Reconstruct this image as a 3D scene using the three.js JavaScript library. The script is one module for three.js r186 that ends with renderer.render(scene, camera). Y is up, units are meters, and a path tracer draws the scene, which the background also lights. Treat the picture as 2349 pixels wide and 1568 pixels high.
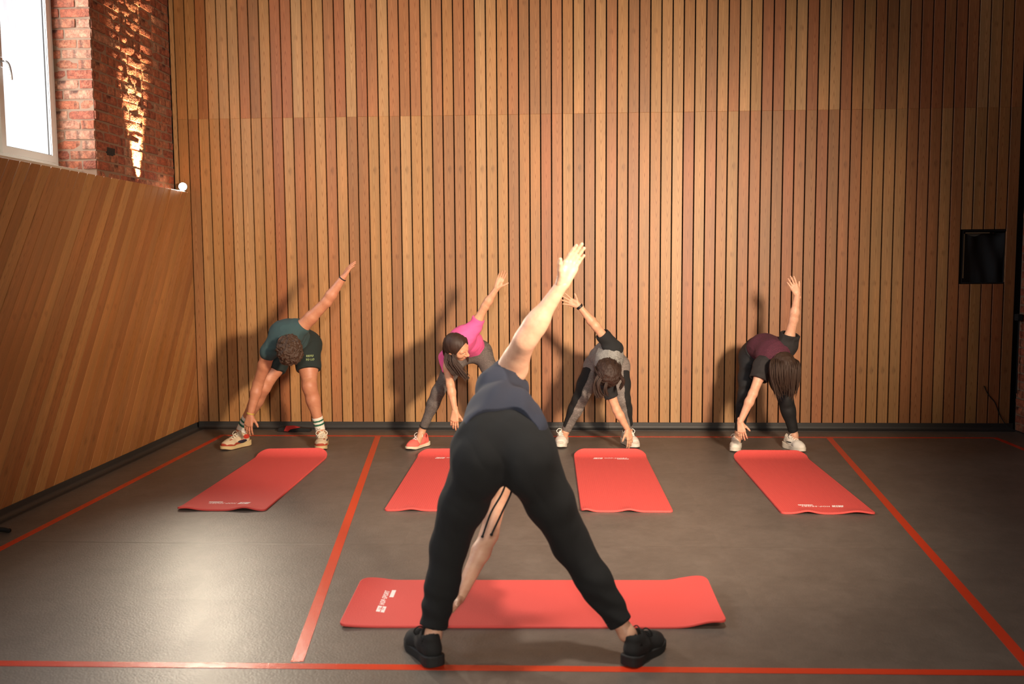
import * as THREE from 'three';
import { RoundedBoxGeometry } from 'three/addons/geometries/RoundedBoxGeometry.js';
import { mergeGeometries } from 'three/addons/utils/BufferGeometryUtils.js';
import { RectAreaLightUniformsLib } from 'three/addons/lights/RectAreaLightUniformsLib.js';
import { FontLoader } from 'three/addons/loaders/FontLoader.js';
import { TextGeometry } from 'three/addons/geometries/TextGeometry.js';

// ---------------------------------------------------------------- camera, light, exposure
// World: metres, y up, floor y = 0, slatted back wall z = 0, camera on the z axis.
const scene = new THREE.Scene();
const camera = new THREE.PerspectiveCamera(2 * Math.atan(784 / 2111.9) * 180 / Math.PI, 2349 / 1568, 0.05, 60);
camera.position.set(0, 1.6, 8.696);
camera.rotation.order = 'YXZ';
camera.rotation.set(-0.0873094, 0.052244, -0.0066131);
camera.focus = 7.4; camera.userData.fStop = 2.8;
const renderer = new THREE.WebGLRenderer({ antialias: true });
renderer.toneMapping = THREE.LinearToneMapping;
renderer.toneMappingExposure = 1.0;
renderer.shadowMap.enabled = true;
RectAreaLightUniformsLib.init();
scene.background = new THREE.Color(0.75, 0.85, 1.0);

const WARM = new THREE.Color(1.0, 0.785, 0.585), SOFTWARM = new THREE.Color(1.0, 0.88, 0.76), DAY = new THREE.Color(0.86, 0.93, 1.0);
const POWER = { key: 268, fill: 72, top: 50, corner: 60, uplight: 190, window: 12 };
function spot(name, at, to, color, power, angle, penumbra, radius) {
  const l = new THREE.SpotLight(color, power, 0, angle, penumbra, 2);
  l.name = name; l.position.set(...at); l.target.position.set(...to);
  l.castShadow = true; l.shadow.radius = radius; l.shadow.mapSize.set(2048, 2048);
  scene.add(l, l.target);
  return l;
}

// ---------------------------------------------------------------- helpers
let seed = 20240611;
const rnd = () => { seed = (seed * 1664525 + 1013904223) >>> 0; return seed / 4294967296; };
const rr = (a, b) => a + (b - a) * rnd();
const V = (x, y, z) => new THREE.Vector3(x, y, z);
const lerp = (a, b, t) => a + (b - a) * t, clamp = (x, a, b) => Math.min(b, Math.max(a, x));
const smooth = (a, b, x) => { const t = clamp((x - a) / (b - a), 0, 1); return t * t * (3 - 2 * t); };
function hash3(x, y, z) { let h = Math.imul(x, 374761393) ^ Math.imul(y, 668265263) ^ Math.imul(z, 2147483647 - 1274126177); h = Math.imul(h ^ (h >>> 13), 1274126177); return ((h ^ (h >>> 16)) >>> 0) / 4294967296; }
function noise3(x, y, z) {
  const i = Math.floor(x), j = Math.floor(y), k = Math.floor(z), u = x - i, v = y - j, w = z - k;
  const a = u * u * (3 - 2 * u), b = v * v * (3 - 2 * v), c = w * w * (3 - 2 * w);
  const g = (p, q, r) => hash3(i + p, j + q, k + r);
  return lerp(lerp(lerp(g(0, 0, 0), g(1, 0, 0), a), lerp(g(0, 1, 0), g(1, 1, 0), a), b), lerp(lerp(g(0, 0, 1), g(1, 0, 1), a), lerp(g(0, 1, 1), g(1, 1, 1), a), b), c) * 2 - 1;
}
const taken = new Map();
function numbered(name) { const n = taken.get(name) || 0; taken.set(name, n + 1); return n ? name + '_' + String(n).padStart(3, '0') : name; }
function shade(o) { o.castShadow = true; o.receiveShadow = true; return o; }
function mesh(name, geo, mat, parent) {
  const m = shade(new THREE.Mesh(geo, mat));
  m.name = parent && parent !== scene ? name : numbered(name);
  (parent || scene).add(m);
  return m;
}
function tag(o, label, category, group, kind) { if (label) o.userData.label = label; if (category) o.userData.category = category; if (group) o.userData.group = group; if (kind) o.userData.kind = kind; return o; }
function thing(name, label, category, at = [0, 0, 0], group, kind) {
  const g = new THREE.Group(); g.name = numbered(name); g.position.set(...at); scene.add(g);
  return tag(g, label, category, group, kind);
}
function structure(name, label, category) { return thing(name, label, category, [0, 0, 0], null, 'structure'); }
const box = (x0, x1, y0, y1, z0, z1) => new THREE.BoxGeometry(x1 - x0, y1 - y0, z1 - z0).translate((x0 + x1) / 2, (y0 + y1) / 2, (z0 + z1) / 2);
const merge = (list) => mergeGeometries(list.map((g) => { const h = g.index ? g.toNonIndexed() : g; for (const k of Object.keys(h.attributes)) if (!['position', 'normal', 'uv'].includes(k)) h.deleteAttribute(k); return h; }));
const tube = (pts, r, seg = 24, rad = 8) => new THREE.TubeGeometry(new THREE.CatmullRomCurve3(pts.map((p) => p.isVector3 ? p : V(...p))), seg, r, rad);
function dataTexture(w, h, fn, srgb = true) {
  const d = new Uint8Array(w * h * 4);
  for (let y = 0; y < h; y++) for (let x = 0; x < w; x++) { const c = fn(x / w, y / h, x, y), i = (y * w + x) * 4; for (let k = 0; k < 3; k++) d[i + k] = clamp(Math.round(c[k] * 255), 0, 255); d[i + 3] = 255; }
  const t = new THREE.DataTexture(d, w, h); t.wrapS = t.wrapT = THREE.RepeatWrapping; t.magFilter = THREE.LinearFilter; t.minFilter = THREE.LinearMipmapLinearFilter; t.generateMipmaps = true;
  if (srgb) t.colorSpace = THREE.SRGBColorSpace; t.needsUpdate = true; return t;
}
const std = (color, roughness = 0.8, extra = {}) => new THREE.MeshStandardMaterial({ color, roughness, metalness: 0, ...extra });

// ---------------------------------------------------------------- materials
// wood grain: parabolic growth rings (cathedral figure) or straight quarter-sawn lines, 0.1 m x 3 m each
function grainTexture(i) {
  const cathedral = i % 3 !== 2, cx = 0.5 + (hash3(i, 3, 1) - 0.5) * 0.5, A = 9 + 14 * hash3(i, 9, 2), B = 10 + 18 * hash3(i, 4, 7), ph = 10 * hash3(i, 7, 7);
  return dataTexture(128, 2048, (u, v) => {
    const wob = noise3(u * 1.5, v * 9, i * 7.3), w2 = noise3(u * 4, v * 40, i * 3.1 + 5);
    let ring;
    if (cathedral) { const x = u - cx - 0.14 * noise3(0.5, v * 5, i + 0.5); ring = A * x * x * 3 + B * v + wob * 1.1 + w2 * 0.16 + ph; }
    else ring = u * 16 + wob * 0.9 + w2 * 0.15 + v * 1.2 + ph;
    const s = 0.5 + 0.5 * Math.sin(ring * 6.283), late = Math.pow(s, 5);
    const fibre = noise3(u * 90, v * 130, i), coarse = noise3(u * 2.5, v * 5, i + 40), streak = noise3(u * 22, v * 3, i + 80);
    const spot = Math.max(0, noise3(u * 1.6 + i * 0.37, v * 22 + i * 3.71, i + 120.5) - 0.62) * 1.2;
    const l = 0.93 - 0.11 * late + 0.035 * fibre + 0.055 * coarse + 0.04 * streak - spot * 0.5;
    return [l, l - 0.02 - 0.035 * late - 0.02 * coarse, l - 0.045 - 0.07 * late - 0.03 * coarse];
  });
}
const grains = Array.from({ length: 12 }, (_, i) => grainTexture(i));
const woodTints = ['#b88a58', '#ae7c4a', '#a87145', '#a66a42', '#bd9262', '#9f6f45', '#ad754a', '#b28552'];
const woodMats = [];
for (const t of woodTints) for (let k = 0; k < 6; k++) woodMats.push(std(t, 0.5, { map: grains[(woodMats.length * 5 + k) % 12] }));
const panelTints = ['#b5804a', '#aa733f', '#b07a48', '#a26b3c', '#b98852', '#ad7745'];
const panelMats = [];
for (const t of panelTints) for (let k = 0; k < 4; k++) panelMats.push(std(t, 0.42, { map: grains[(panelMats.length * 7 + k) % 12] }));
const pick = (a) => a[Math.floor(rnd() * a.length)];
const M = {
  black: std('#0c0b0b', 0.9), backing: std('#15110e', 0.95), skirt: std('#2e2c2a', 0.55), white: std('#dcd8d0', 0.45), plaster: std('#c9bfb0', 0.9),
  mortar: std('#80644f', 0.95), blackMetal: std('#151515', 0.45, { metalness: 0.4 }), chrome: std('#b8b6b0', 0.3, { metalness: 0.8 }),
};

// ---------------------------------------------------------------- room: floor
const XL = -3.66, XP = -3.514, XR = 4.215, ZF = 11.2, YC = 5.0;
{
  const speck = dataTexture(1024, 1024, (u, v, x, y) => {
    const n = hash3(x, y, 5), s = n > 0.985 ? 0.18 : 0, f = (hash3(x, y, 9) - 0.5) * 0.1, c = noise3(u * 7, v * 7, 2) * 0.04 + noise3(u * 31, v * 31, 4) * 0.03;
    const l = 0.78 + s + f + c; return [l, l, l];
  });
  const rub = dataTexture(512, 512, (u, v, x, y) => { const l = 0.5 + 0.4 * noise3(u * 150, v * 150, 1) + (hash3(x, y, 2) - 0.5) * 0.2; return [l, l, l]; }, false);
  const smear = dataTexture(512, 512, (u, v) => { const l = 0.9 + 0.025 * noise3(u * 5, v * 5, 8) + 0.02 * noise3(u * 16, v * 3, 9); return [l, l, l]; }, false);
  const mat = std('#7b7168', 0.5, { map: speck, bumpMap: rub, bumpScale: 0.0006, roughnessMap: smear });
  const floor = structure('floor', 'dark grey-brown rubber sports floor with red court lines', 'floor');
  const sheet = (z0, z1) => {
    const g = box(-4.3, 4.6, -0.06, 0, z0, z1), p = g.attributes.position, uv = g.attributes.uv;
    for (let i = 0; i < p.count; i++) uv.setXY(i, p.getX(i) / 0.9, p.getZ(i) / 0.9);
    mesh('floor_sheet', g, mat, floor);
  };
  mesh('underlay', box(-4.3, 4.6, -0.12, -0.0612, -0.3, ZF), std('#1c1815', 0.95), floor);
  sheet(-0.3, 1.66); sheet(1.6618, 3.628); sheet(3.6298, 5.6); sheet(5.6018, ZF);
  const tape = std('#c93a1e', 0.27, { bumpMap: rub, bumpScale: 0.0002 });
  const line = (x0, z0, x1, z1, w) => {
    const L = Math.hypot(x1 - x0, z1 - z0), g = new THREE.BoxGeometry(w, 0.0012, L); g.rotateY(Math.atan2(x1 - x0, z1 - z0)); g.translate((x0 + x1) / 2, 0.0007, (z0 + z1) / 2);
    mesh('court_line', g, tape, floor);
  };
  line(-3.15, 0.33, -3.17, 5.7, 0.05); line(-1.68, 0.385, -1.06, 5.165, 0.052); line(2.417, 0.385, 1.838, 5.145, 0.052);
  line(-3.12, 0.36, 3.86, 0.36, 0.045); line(3.885, 0.34, 3.905, 5.5, 0.05);
  line(-3.14, 5.238, 3.88, 5.128, 0.048);
}

// ---------------------------------------------------------------- room: slatted back wall
const PITCH = 0.10123, X0 = -3.6176, JOINT = 2.959;
const NICHE = { x0: 3.690, x1: 4.097, y0: 1.368, y1: 1.858 };
{
  const wall = structure('wall_back', 'tall wall of vertical warm brown timber boards', 'wall');
  mesh('backing', merge([box(-4.3, NICHE.x0, 0, YC, -0.2, -0.045), box(NICHE.x1, 4.6, 0, YC, -0.2, -0.045), box(NICHE.x0, NICHE.x1, 0, NICHE.y0, -0.2, -0.045), box(NICHE.x0, NICHE.x1, NICHE.y1, YC, -0.2, -0.045), box(NICHE.x0, NICHE.x1, NICHE.y0, NICHE.y1, -0.2, -0.13)]), M.backing, wall);
  const cache = new Map();
  function boardGeometry(w, h) {
    const key = w.toFixed(4) + '/' + h.toFixed(4);
    if (!cache.has(key)) {
      const e = 0.0016, g = new THREE.ExtrudeGeometry(new THREE.Shape([new THREE.Vector2(-w / 2 + e, -h / 2), new THREE.Vector2(w / 2 - e, -h / 2), new THREE.Vector2(w / 2 - e, h / 2), new THREE.Vector2(-w / 2 + e, h / 2)]), { depth: 0.018, bevelEnabled: true, bevelThickness: 0.0016, bevelSize: e, bevelSegments: 1 });
      g.translate(0, 0, -0.02);
      const p = g.attributes.position, uv = g.attributes.uv;
      for (let i = 0; i < p.count; i++) uv.setXY(i, 0.5 + p.getX(i) / 0.1, 0.5 + p.getY(i) / 3.0);
      cache.set(key, g);
    }
    return cache.get(key);
  }
  const put = (x0, x1, y0, y1) => {
    const b = mesh('board', boardGeometry(x1 - x0, y1 - y0 - 0.0032), pick(woodMats), wall);
    b.position.set((x0 + x1) / 2, (y0 + y1) / 2, rr(-0.0008, 0.0008)); if (rnd() < 0.5) b.rotation.z = Math.PI;
  };
  const gap = 0.0056;
  for (let i = -1; i < 77; i++) {
    const x0 = Math.max(X0 + i * PITCH + gap, -3.66), x1 = Math.min(X0 + (i + 1) * PITCH - gap, 4.19);
    if (x1 - x0 < 0.015) continue;
    put(x0, x1, JOINT, 4.7);
    const inside = x0 > NICHE.x0 - 0.02 && x1 < NICHE.x1 + 0.02;
    if (inside) { put(x0, x1, 0.068, NICHE.y0 - 0.004); put(x0, x1, NICHE.y1 + 0.006, JOINT); } else put(x0, x1, 0.068, JOINT);
  }
  mesh('upper_board', box(-4.3, 4.6, 4.705, YC, -0.045, 0), woodMats[3], wall);
}
// black cloth pinned over the wall opening
{
  const n = thing('wall_niche', 'square opening in the timber wall lined with pale edging', 'opening', [NICHE.x0, NICHE.y0, -0.1]);
  const W = NICHE.x1 - NICHE.x0, H = NICHE.y1 - NICHE.y0;
  mesh('lining', merge([box(0.004, W - 0.004, H - 0.012, H - 0.002, 0, 0.094), box(0.004, 0.012, 0.01, H - 0.012, 0, 0.094), box(W - 0.012, W - 0.004, 0.01, H - 0.012, 0, 0.094), box(0.004, W - 0.004, 0.002, 0.01, 0, 0.094)]), M.black, n);
  tag(mesh('edge_strip', merge([box(0.014, 0.023, 0.05, H - 0.035, 0.05, 0.09), box(0.03, W * 0.6, H - 0.03, H - 0.022, 0.05, 0.09)]), std('#7b6a50', 0.8), n), 'pale wooden edging strip');
  mesh('white_board', box(0.03, W - 0.03, H - 0.09, H - 0.024, 0.012, 0.018), std('#8d8a84', 0.8), n);
  const g = new THREE.PlaneGeometry(W - 0.05, H - 0.035, 40, 40), p = g.attributes.position;
  for (let i = 0; i < p.count; i++) {
    const x = p.getX(i), y = p.getY(i), u = x / W + 0.5, v = y / H + 0.5;
    const sag = v > 0.9 ? -0.05 * (v - 0.9) * 10 * Math.sin(Math.PI * clamp((u - 0.05) / 0.45, 0, 1)) : 0;
    p.setXYZ(i, x, y + sag, 0.018 * Math.sin((u * 0.8 + 0.35 * (1 - v)) * 9) * (0.3 + v) + 0.012 * Math.sin(u * 17 + v * 5) + 0.01 * noise3(u * 6, v * 3, 3));
  }
  g.computeVertexNormals();
  const back = g.clone(); back.translate(0, 0, -0.0015);
  const cl = mesh('black_cloth', merge([g, back]), std('#101214', 0.85, { side: THREE.DoubleSide })); cl.position.set(NICHE.x0 + W / 2 + 0.008, NICHE.y0 + H / 2 - 0.008, -0.055);
  tag(cl, 'wrinkled black cloth hung inside the square wall opening', 'cloth');
}

// ---------------------------------------------------------------- skirting
function coveSkirting(name, label, len) {
  const s = new THREE.Shape();
  s.moveTo(0, 0.0005); s.lineTo(0, 0.07); s.lineTo(0.005, 0.0705); s.lineTo(0.0065, 0.069); s.lineTo(0.0065, 0.034); s.quadraticCurveTo(0.008, 0.012, 0.03, 0.006); s.lineTo(0.055, 0.0035); s.lineTo(0.056, 0.0005); s.lineTo(0, 0.0005);
  return new THREE.ExtrudeGeometry(s, { depth: len, bevelEnabled: false, curveSegments: 10 });
}
{
  const b = structure('baseboard_back', 'dark grey coved rubber skirting under the back wall', 'skirting');
  for (const [a, c] of [[-3.51, -0.02], [-0.018, 0.46], [0.462, 2.2], [2.202, XR - 0.01]]) { const g = coveSkirting('', '', c - a); g.rotateY(-Math.PI / 2); g.translate(c, 0, 0.0012); mesh('skirting_strip', g, M.skirt, b); }
  const l = structure('baseboard_left', 'dark grey coved rubber skirting under the diagonal slat panel', 'skirting');
  for (const [a, c] of [[0.06, 2.4], [2.402, 5.2]]) { const g = coveSkirting('', '', c - a); g.translate(XP + 0.002, 0, a); mesh('skirting_strip', g, M.skirt, l); }
}

// ---------------------------------------------------------------- diagonal slat panel on the left
{
  const panel = thing('slatted_panel', 'chest-high panel of diagonal timber slats along the left side', 'wall panel', [XP, 0, 0]);
  const TOP = 2.272, BOT = 0.066, ang = 55.3 * Math.PI / 180, run = 1 / Math.tan(ang), hp = PITCH / Math.sin(ang), gap = 0.0075 / Math.sin(ang), ZE = 5.2;
  // in the panel's plane: (z, y); a slat leans towards the back wall as it rises
  mesh('backing', box(-0.045, -0.021, 0.0, 2.14, 0.012, ZE), M.backing, panel);
  mesh('rail', merge([box(-0.06, -0.046, 2.0, 2.06, 0.02, ZE), box(-0.06, -0.046, 0.5, 0.57, 0.02, ZE)]), std('#4a3524', 0.8), panel);
  const clipZ = (poly, lim, sign) => {
    const out = [];
    for (let i = 0; i < poly.length; i++) {
      const a = poly[i], b = poly[(i + 1) % poly.length], da = sign * (a[0] - lim), db = sign * (b[0] - lim);
      if (da >= 0) out.push(a);
      if ((da >= 0) !== (db >= 0)) { const t = da / (da - db); out.push([lerp(a[0], b[0], t), lerp(a[1], b[1], t)]); }
    }
    return out;
  };
  for (let i = -18; i < 62; i++) {
    const zt = 2.662 - 20 * hp + i * hp;                          // top edge position along z
    let poly = [[zt + gap / 2, TOP], [zt + hp - gap / 2, TOP], [zt + hp - gap / 2 + run * (TOP - BOT), BOT], [zt + gap / 2 + run * (TOP - BOT), BOT]];
    poly = clipZ(poly, 0.011, 1); if (poly.length < 3) continue; poly = clipZ(poly, ZE, -1); if (poly.length < 3) continue;
    const g = new THREE.ExtrudeGeometry(new THREE.Shape(poly.map(([z, y]) => new THREE.Vector2(z, y))), { depth: 0.0175, bevelEnabled: true, bevelThickness: 0.0015, bevelSize: 0.0012, bevelSegments: 1 });
    g.rotateY(-Math.PI / 2);                                      // shape x -> z, extrude -> -x
    g.translate(0, 0, 0);
    const p = g.attributes.position, uv = g.attributes.uv;
    for (let k = 0; k < p.count; k++) {
      const z = p.getZ(k) - zt, y = p.getY(k), across = (z * Math.sin(ang) - (TOP - y) * Math.cos(ang)), along = (z * Math.cos(ang) + (TOP - y) * Math.sin(ang));
      uv.setXY(k, across / 0.1, along / 3.0);
    }
    mesh('slat', g, pick(panelMats), panel).position.x = rr(-0.0015, 0.0005);
  }
}

// ---------------------------------------------------------------- brick side walls
const brickMats = [], brickTex = dataTexture(512, 512, (u, v, x, y) => {
  const c = noise3(u * 9, v * 9, 3) * 0.1 + noise3(u * 40, v * 40, 4) * 0.1, pale = Math.max(0, noise3(u * 13, v * 13, 11) - 0.15) * 0.55, soot = Math.max(0, noise3(u * 7, v * 7, 21) - 0.35) * 0.5;
  const l = 0.8 + c - soot; return [l + pale * 0.2, l + pale * 0.45, l + pale * 0.55];
});
const brickBump = dataTexture(512, 512, (u, v, x, y) => { const l = 0.5 + 0.25 * noise3(u * 22, v * 22, 31) + 0.18 * noise3(u * 60, v * 60, 32) + 0.1 * (hash3(x, y, 3) - 0.5); return [l, l, l]; }, false);
for (const t of ['#b0603f', '#a8573a', '#b76c4b', '#9e5238', '#b97a5c', '#ad6647']) brickMats.push(std(t, 0.9, { map: brickTex, bumpMap: brickBump, bumpScale: 0.006 }));
// a worn brick: outer face +z at depth 0, corners chipped; w x h, 0.05 deep
const brickShapes = new Map();
function brickGeometry(w, h, variant) {
  const key = w.toFixed(3) + '/' + h.toFixed(3) + '/' + variant;
  if (!brickShapes.has(key)) {
    const g = new THREE.BoxGeometry(w, h, 0.05, 3, 2, 1), p = g.attributes.position, uv = g.attributes.uv, s = variant * 17 + 3;
    const ou = hash3(variant, 5, 5), ov = hash3(variant, 6, 6);
    for (let i = 0; i < p.count; i++) {
      const x = p.getX(i), y = p.getY(i), front = p.getZ(i) > 0, ex = Math.abs(x) > w * 0.49, ey = Math.abs(y) > h * 0.49;
      const a = hash3(Math.round(x * 997), Math.round(y * 991), s), b = hash3(Math.round(x * 997), Math.round(y * 991), s + 1);
      const chip = front ? (ex && ey ? 0.003 + 0.009 * a * a : ex || ey ? 0.002 + 0.004 * a : (b - 0.5) * 0.005) : 0;
      p.setXYZ(i, x - (ex ? Math.sign(x) * (front ? 0.002 + 0.004 * b : 0) : (a - 0.5) * 0.006), y - (ey ? Math.sign(y) * (front ? 0.001 + 0.0035 * b : 0) : 0), (front ? 0 : -0.05) - chip);
      uv.setXY(i, x / 0.4 + ou, y / 0.4 + ov);
    }
    g.computeVertexNormals(); brickShapes.set(key, g);
  }
  return brickShapes.get(key);
}
// bricks over a strip of length len; frame(along, y) places a brick and turns it
function brickFace(parent, y0, y1, len, start, course, mats, place, missing) {
  let row = 0;
  for (let y = y0; y < y1; y += course, row++) {
    let a = start, header = row % 2 === 0;
    const pattern = row % 2 ? [0.25, 0.12, 0.25, 0.12] : [0.12, 0.25, 0.25, 0.25];
    let k = 0;
    while (a < len - 0.015) {
      let w = pattern[k % 4] + (k ? 0 : (row % 4 === 1 ? -0.03 : 0)); k++;
      if (a + w > len - 0.03) w = len - a;
      const v = Math.floor(rnd() * 9), h = course - 0.009 + rr(-0.003, 0.002);
      if (!(missing && missing(a + w / 2, y + course / 2))) {
        const b = mesh('brick', brickGeometry(Math.round((w - 0.009) * 100) / 100, Math.round(h * 500) / 500, v), pick(mats), parent);
        place(b, a + w / 2, y + course / 2 + rr(-0.002, 0.002), rr(-0.007, 0.005));
        b.rotation.z += rr(-0.012, 0.012);
      }
      a += w;
    }
  }
}
const WIN = { x: -3.985, y0: 2.345, y1: 4.2, z0: 1.487, z1: 3.06 };
{
  const w = structure('wall_left', 'rough red brick wall and window reveal above the slat panel', 'wall');
  mesh('mortar', merge([box(-4.3, XL - 0.011, 0, YC, 0.0, 1.474), box(-4.3, XL - 0.011, 0, WIN.y0 - 0.1, 1.474, 3.09), box(-4.3, XL - 0.011, WIN.y1, YC, 1.474, 3.09),
    box(-4.3, XL - 0.011, 0, YC, 3.09, 4.6), box(-4.3, XL - 0.011, 0, WIN.y0 - 0.1, 4.6, 6.2), box(-4.3, XL - 0.011, WIN.y1, YC, 4.6, 6.2), box(-4.3, XL - 0.011, 0, YC, 6.2, ZF)]), M.mortar, w);
  brickFace(w, 2.19, 4.3, 1.478, 0.004, 0.0782, brickMats, (b, a, y, d) => { b.position.set(XL + d, y, a); b.rotation.y = Math.PI / 2; }, (a, y) => Math.hypot(a - 0.84, y - 3.02) < 0.05);
  brickFace(w, 2.345, 4.2, 0.325, 0.0, 0.0782, brickMats, (b, a, y, d) => { b.position.set(XL - a - 0.004, y, 1.485 + d); });
  // one dark empty socket and one sooty brick
  tag(mesh('sooty_brick', brickGeometry(0.14, 0.068, 4), std('#241d19', 0.95, { bumpMap: brickBump, bumpScale: 0.005 }), w), 'blackened brick'); w.children.at(-1).position.set(XL + 0.004, 2.512, 1.24); w.children.at(-1).rotation.y = Math.PI / 2;
}
{
  const w = structure('wall_right', 'old red brick wall at the right edge', 'wall');
  mesh('mortar', box(XR + 0.012, 4.6, 0, YC, 0, ZF), M.mortar, w);
  brickFace(w, 0.0, 2.4, 0.62, 0.01, 0.0782, brickMats, (b, a, y, d) => { b.position.set(XR - d, y, a); b.rotation.y = -Math.PI / 2; });
}
{
  const c = structure('ceiling', 'dark ceiling above the studio', 'ceiling'); mesh('ceiling_slab', box(-4.3, 4.6, YC, YC + 0.15, -0.2, ZF + 0.15), std('#6d6258', 0.95), c);
  const f = structure('wall_front', 'plain wall behind the camera', 'wall'); mesh('wall_slab', box(-4.3, 4.6, -0.06, YC, ZF, ZF + 0.15), std('#8a7a6a', 0.95), f);
}

// ---------------------------------------------------------------- window in the brick reveal (and two more along the same wall, out of frame)
const filmTex = dataTexture(256, 512, (u, v) => { const l = 0.93 + 0.05 * noise3(u * 60, v * 10, 2) + 0.03 * noise3(u * 20, v * 30, 6); return [l, l, l]; });
function makeWindow(n, label, z0, z1) {
  const w = structure('window_' + n, label, 'window');
  const { x, y0, y1 } = WIN, zm = (z0 + z1) / 2, f = 0.05, s = 0.052;
  const ring = (a, b, c, d, t, xa, xb) => merge([box(xa, xb, c, c + t, a, b), box(xa, xb, d - t, d, a, b), box(xa, xb, c + t, d - t, a, a + t), box(xa, xb, c + t, d - t, b - t, b)]);
  mesh('frame', merge([ring(z0, z1, y0, y1, f, x - 0.07, x + 0.012), box(x - 0.07, x + 0.008, y0 + f, y1 - f, zm - 0.03, zm + 0.03)]), M.white, w);
  mesh('sill', new RoundedBoxGeometry(0.3, 0.1, z1 - z0, 2, 0.004).translate(x + 0.05, y0 - 0.052, zm), M.plaster, w);
  for (const [a, b] of [[z0 + f, zm - 0.03], [zm + 0.03, z1 - f]]) {
    const sash = mesh('sash', ring(a, b, y0 + f, y1 - f, s, x - 0.05, x + 0.026), M.white, w);
    mesh('gasket', ring(a + s - 0.001, b - s + 0.001, y0 + f + s - 0.001, y1 - f - s + 0.001, 0.005, x - 0.03, x + 0.018), std('#6f6c68', 0.6), sash);
    const g = box(x - 0.012, x - 0.006, y0 + f + s - 0.002, y1 - f - s + 0.002, a + s - 0.002, b - s + 0.002), p = g.attributes.position, uv = g.attributes.uv;
    for (let i = 0; i < p.count; i++) uv.setXY(i, p.getZ(i) / 0.6, p.getY(i) / 1.2);
    mesh('pane', g, std('#e8edf2', 0.35, { emissive: DAY, emissiveIntensity: 1.12, emissiveMap: filmTex }), sash);
    const l = new THREE.RectAreaLight(DAY, POWER.window, b - a - 2 * s, y1 - y0 - 2 * f - 2 * s); l.position.set(x + 0.004, (y0 + y1) / 2, (a + b) / 2); l.lookAt(x + 1, (y0 + y1) / 2, (a + b) / 2); l.name = 'window_daylight'; scene.add(l);
  }
  // lever handle on the near stile of the first sash
  const hz = zm - 0.03 - s / 2, h = mesh('handle', merge([new RoundedBoxGeometry(0.012, 0.07, 0.028, 3, 0.005).translate(x + 0.032, 3.03, hz), tube([[x + 0.035, 3.035, hz], [x + 0.066, 3.035, hz], [x + 0.078, 3.02, hz - 0.012], [x + 0.078, 2.97, hz - 0.035], [x + 0.076, 2.915, hz - 0.045]], 0.0085, 30, 10)]), M.chrome, w); tag(h, 'brushed metal lever handle');
}
makeWindow(1, 'white framed window with frosted bright panes in the brick reveal', 1.487, 3.06);
makeWindow(2, 'white framed window with frosted panes farther along the brick wall', 4.62, 6.18);

// ---------------------------------------------------------------- lamps
{
  // small floodlight clipped to the far end of the slat panel, facing the room
  const at = [-3.556, 2.325, 0.075], lamp = thing('floodlight', 'small bright floodlight in the corner on top of the slat panel', 'lamp', at);
  const aim = V(2.7, -1.7, 5.9).normalize(), q = new THREE.Quaternion().setFromUnitVectors(V(0, 0, 1), aim);
  const put = (o) => { o.quaternion.copy(q); return o; };
  put(mesh('housing', new THREE.LatheGeometry([[0, -0.045], [0.022, -0.043], [0.03, -0.03], [0.04, 0.01], [0.042, 0.016], [0.038, 0.016], [0.034, -0.004], [0, -0.006]].map(([x, y]) => new THREE.Vector2(x, y)), 28).rotateX(Math.PI / 2), M.blackMetal, lamp));
  put(mesh('glowing_lens', new THREE.CylinderGeometry(0.0365, 0.0365, 0.006, 28).rotateX(Math.PI / 2).translate(0, 0, 0.006), std('#ffffff', 0.3, { emissive: new THREE.Color(1, 0.93, 0.8), emissiveIntensity: 20 }), lamp));
  mesh('bracket', merge([tube([[0, -0.02, -0.012], [0, -0.034, -0.012], [0, -0.045, -0.012]], 0.007, 8, 8), box(-0.025, 0.025, -0.05, -0.043, -0.03, 0.02)]), M.blackMetal, lamp);
  const p = V(...at).addScaledVector(aim, 0.03);
  spot('floodlight_beam', p.toArray(), p.clone().add(aim).toArray(), new THREE.Color(1, 0.86, 0.66), POWER.corner, 0.5, 0.7, 2.2);
}
{
  // warm uplight standing behind the panel, grazing the bricks
  const at = [-3.603, 2.1, 0.765], up = thing('uplight', 'warm uplight hidden behind the slat panel below the lit bricks', 'lamp', at);
  mesh('housing', new THREE.LatheGeometry([[0, 0], [0.022, 0], [0.024, 0.01], [0.024, 0.09], [0.021, 0.09], [0.02, 0.075], [0, 0.074]].map(([x, y]) => new THREE.Vector2(x, y)), 24), M.blackMetal, up);
  mesh('glowing_lens', new THREE.CylinderGeometry(0.0195, 0.0195, 0.005, 24).translate(0, 0.079, 0), std('#ffffff', 0.3, { emissive: new THREE.Color(1, 0.75, 0.4), emissiveIntensity: 4 }), up);
  mesh('bracket', box(-0.02, 0.02, -0.02, 0.0, -0.02, 0.02), M.blackMetal, up);
  spot('uplight_beam', [at[0], at[1] + 0.095, at[2]], [XL - 0.01, 3.7, at[2] + 0.03], new THREE.Color(1, 0.68, 0.36), POWER.uplight, 0.33, 1.0, 0.5);
}
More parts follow.
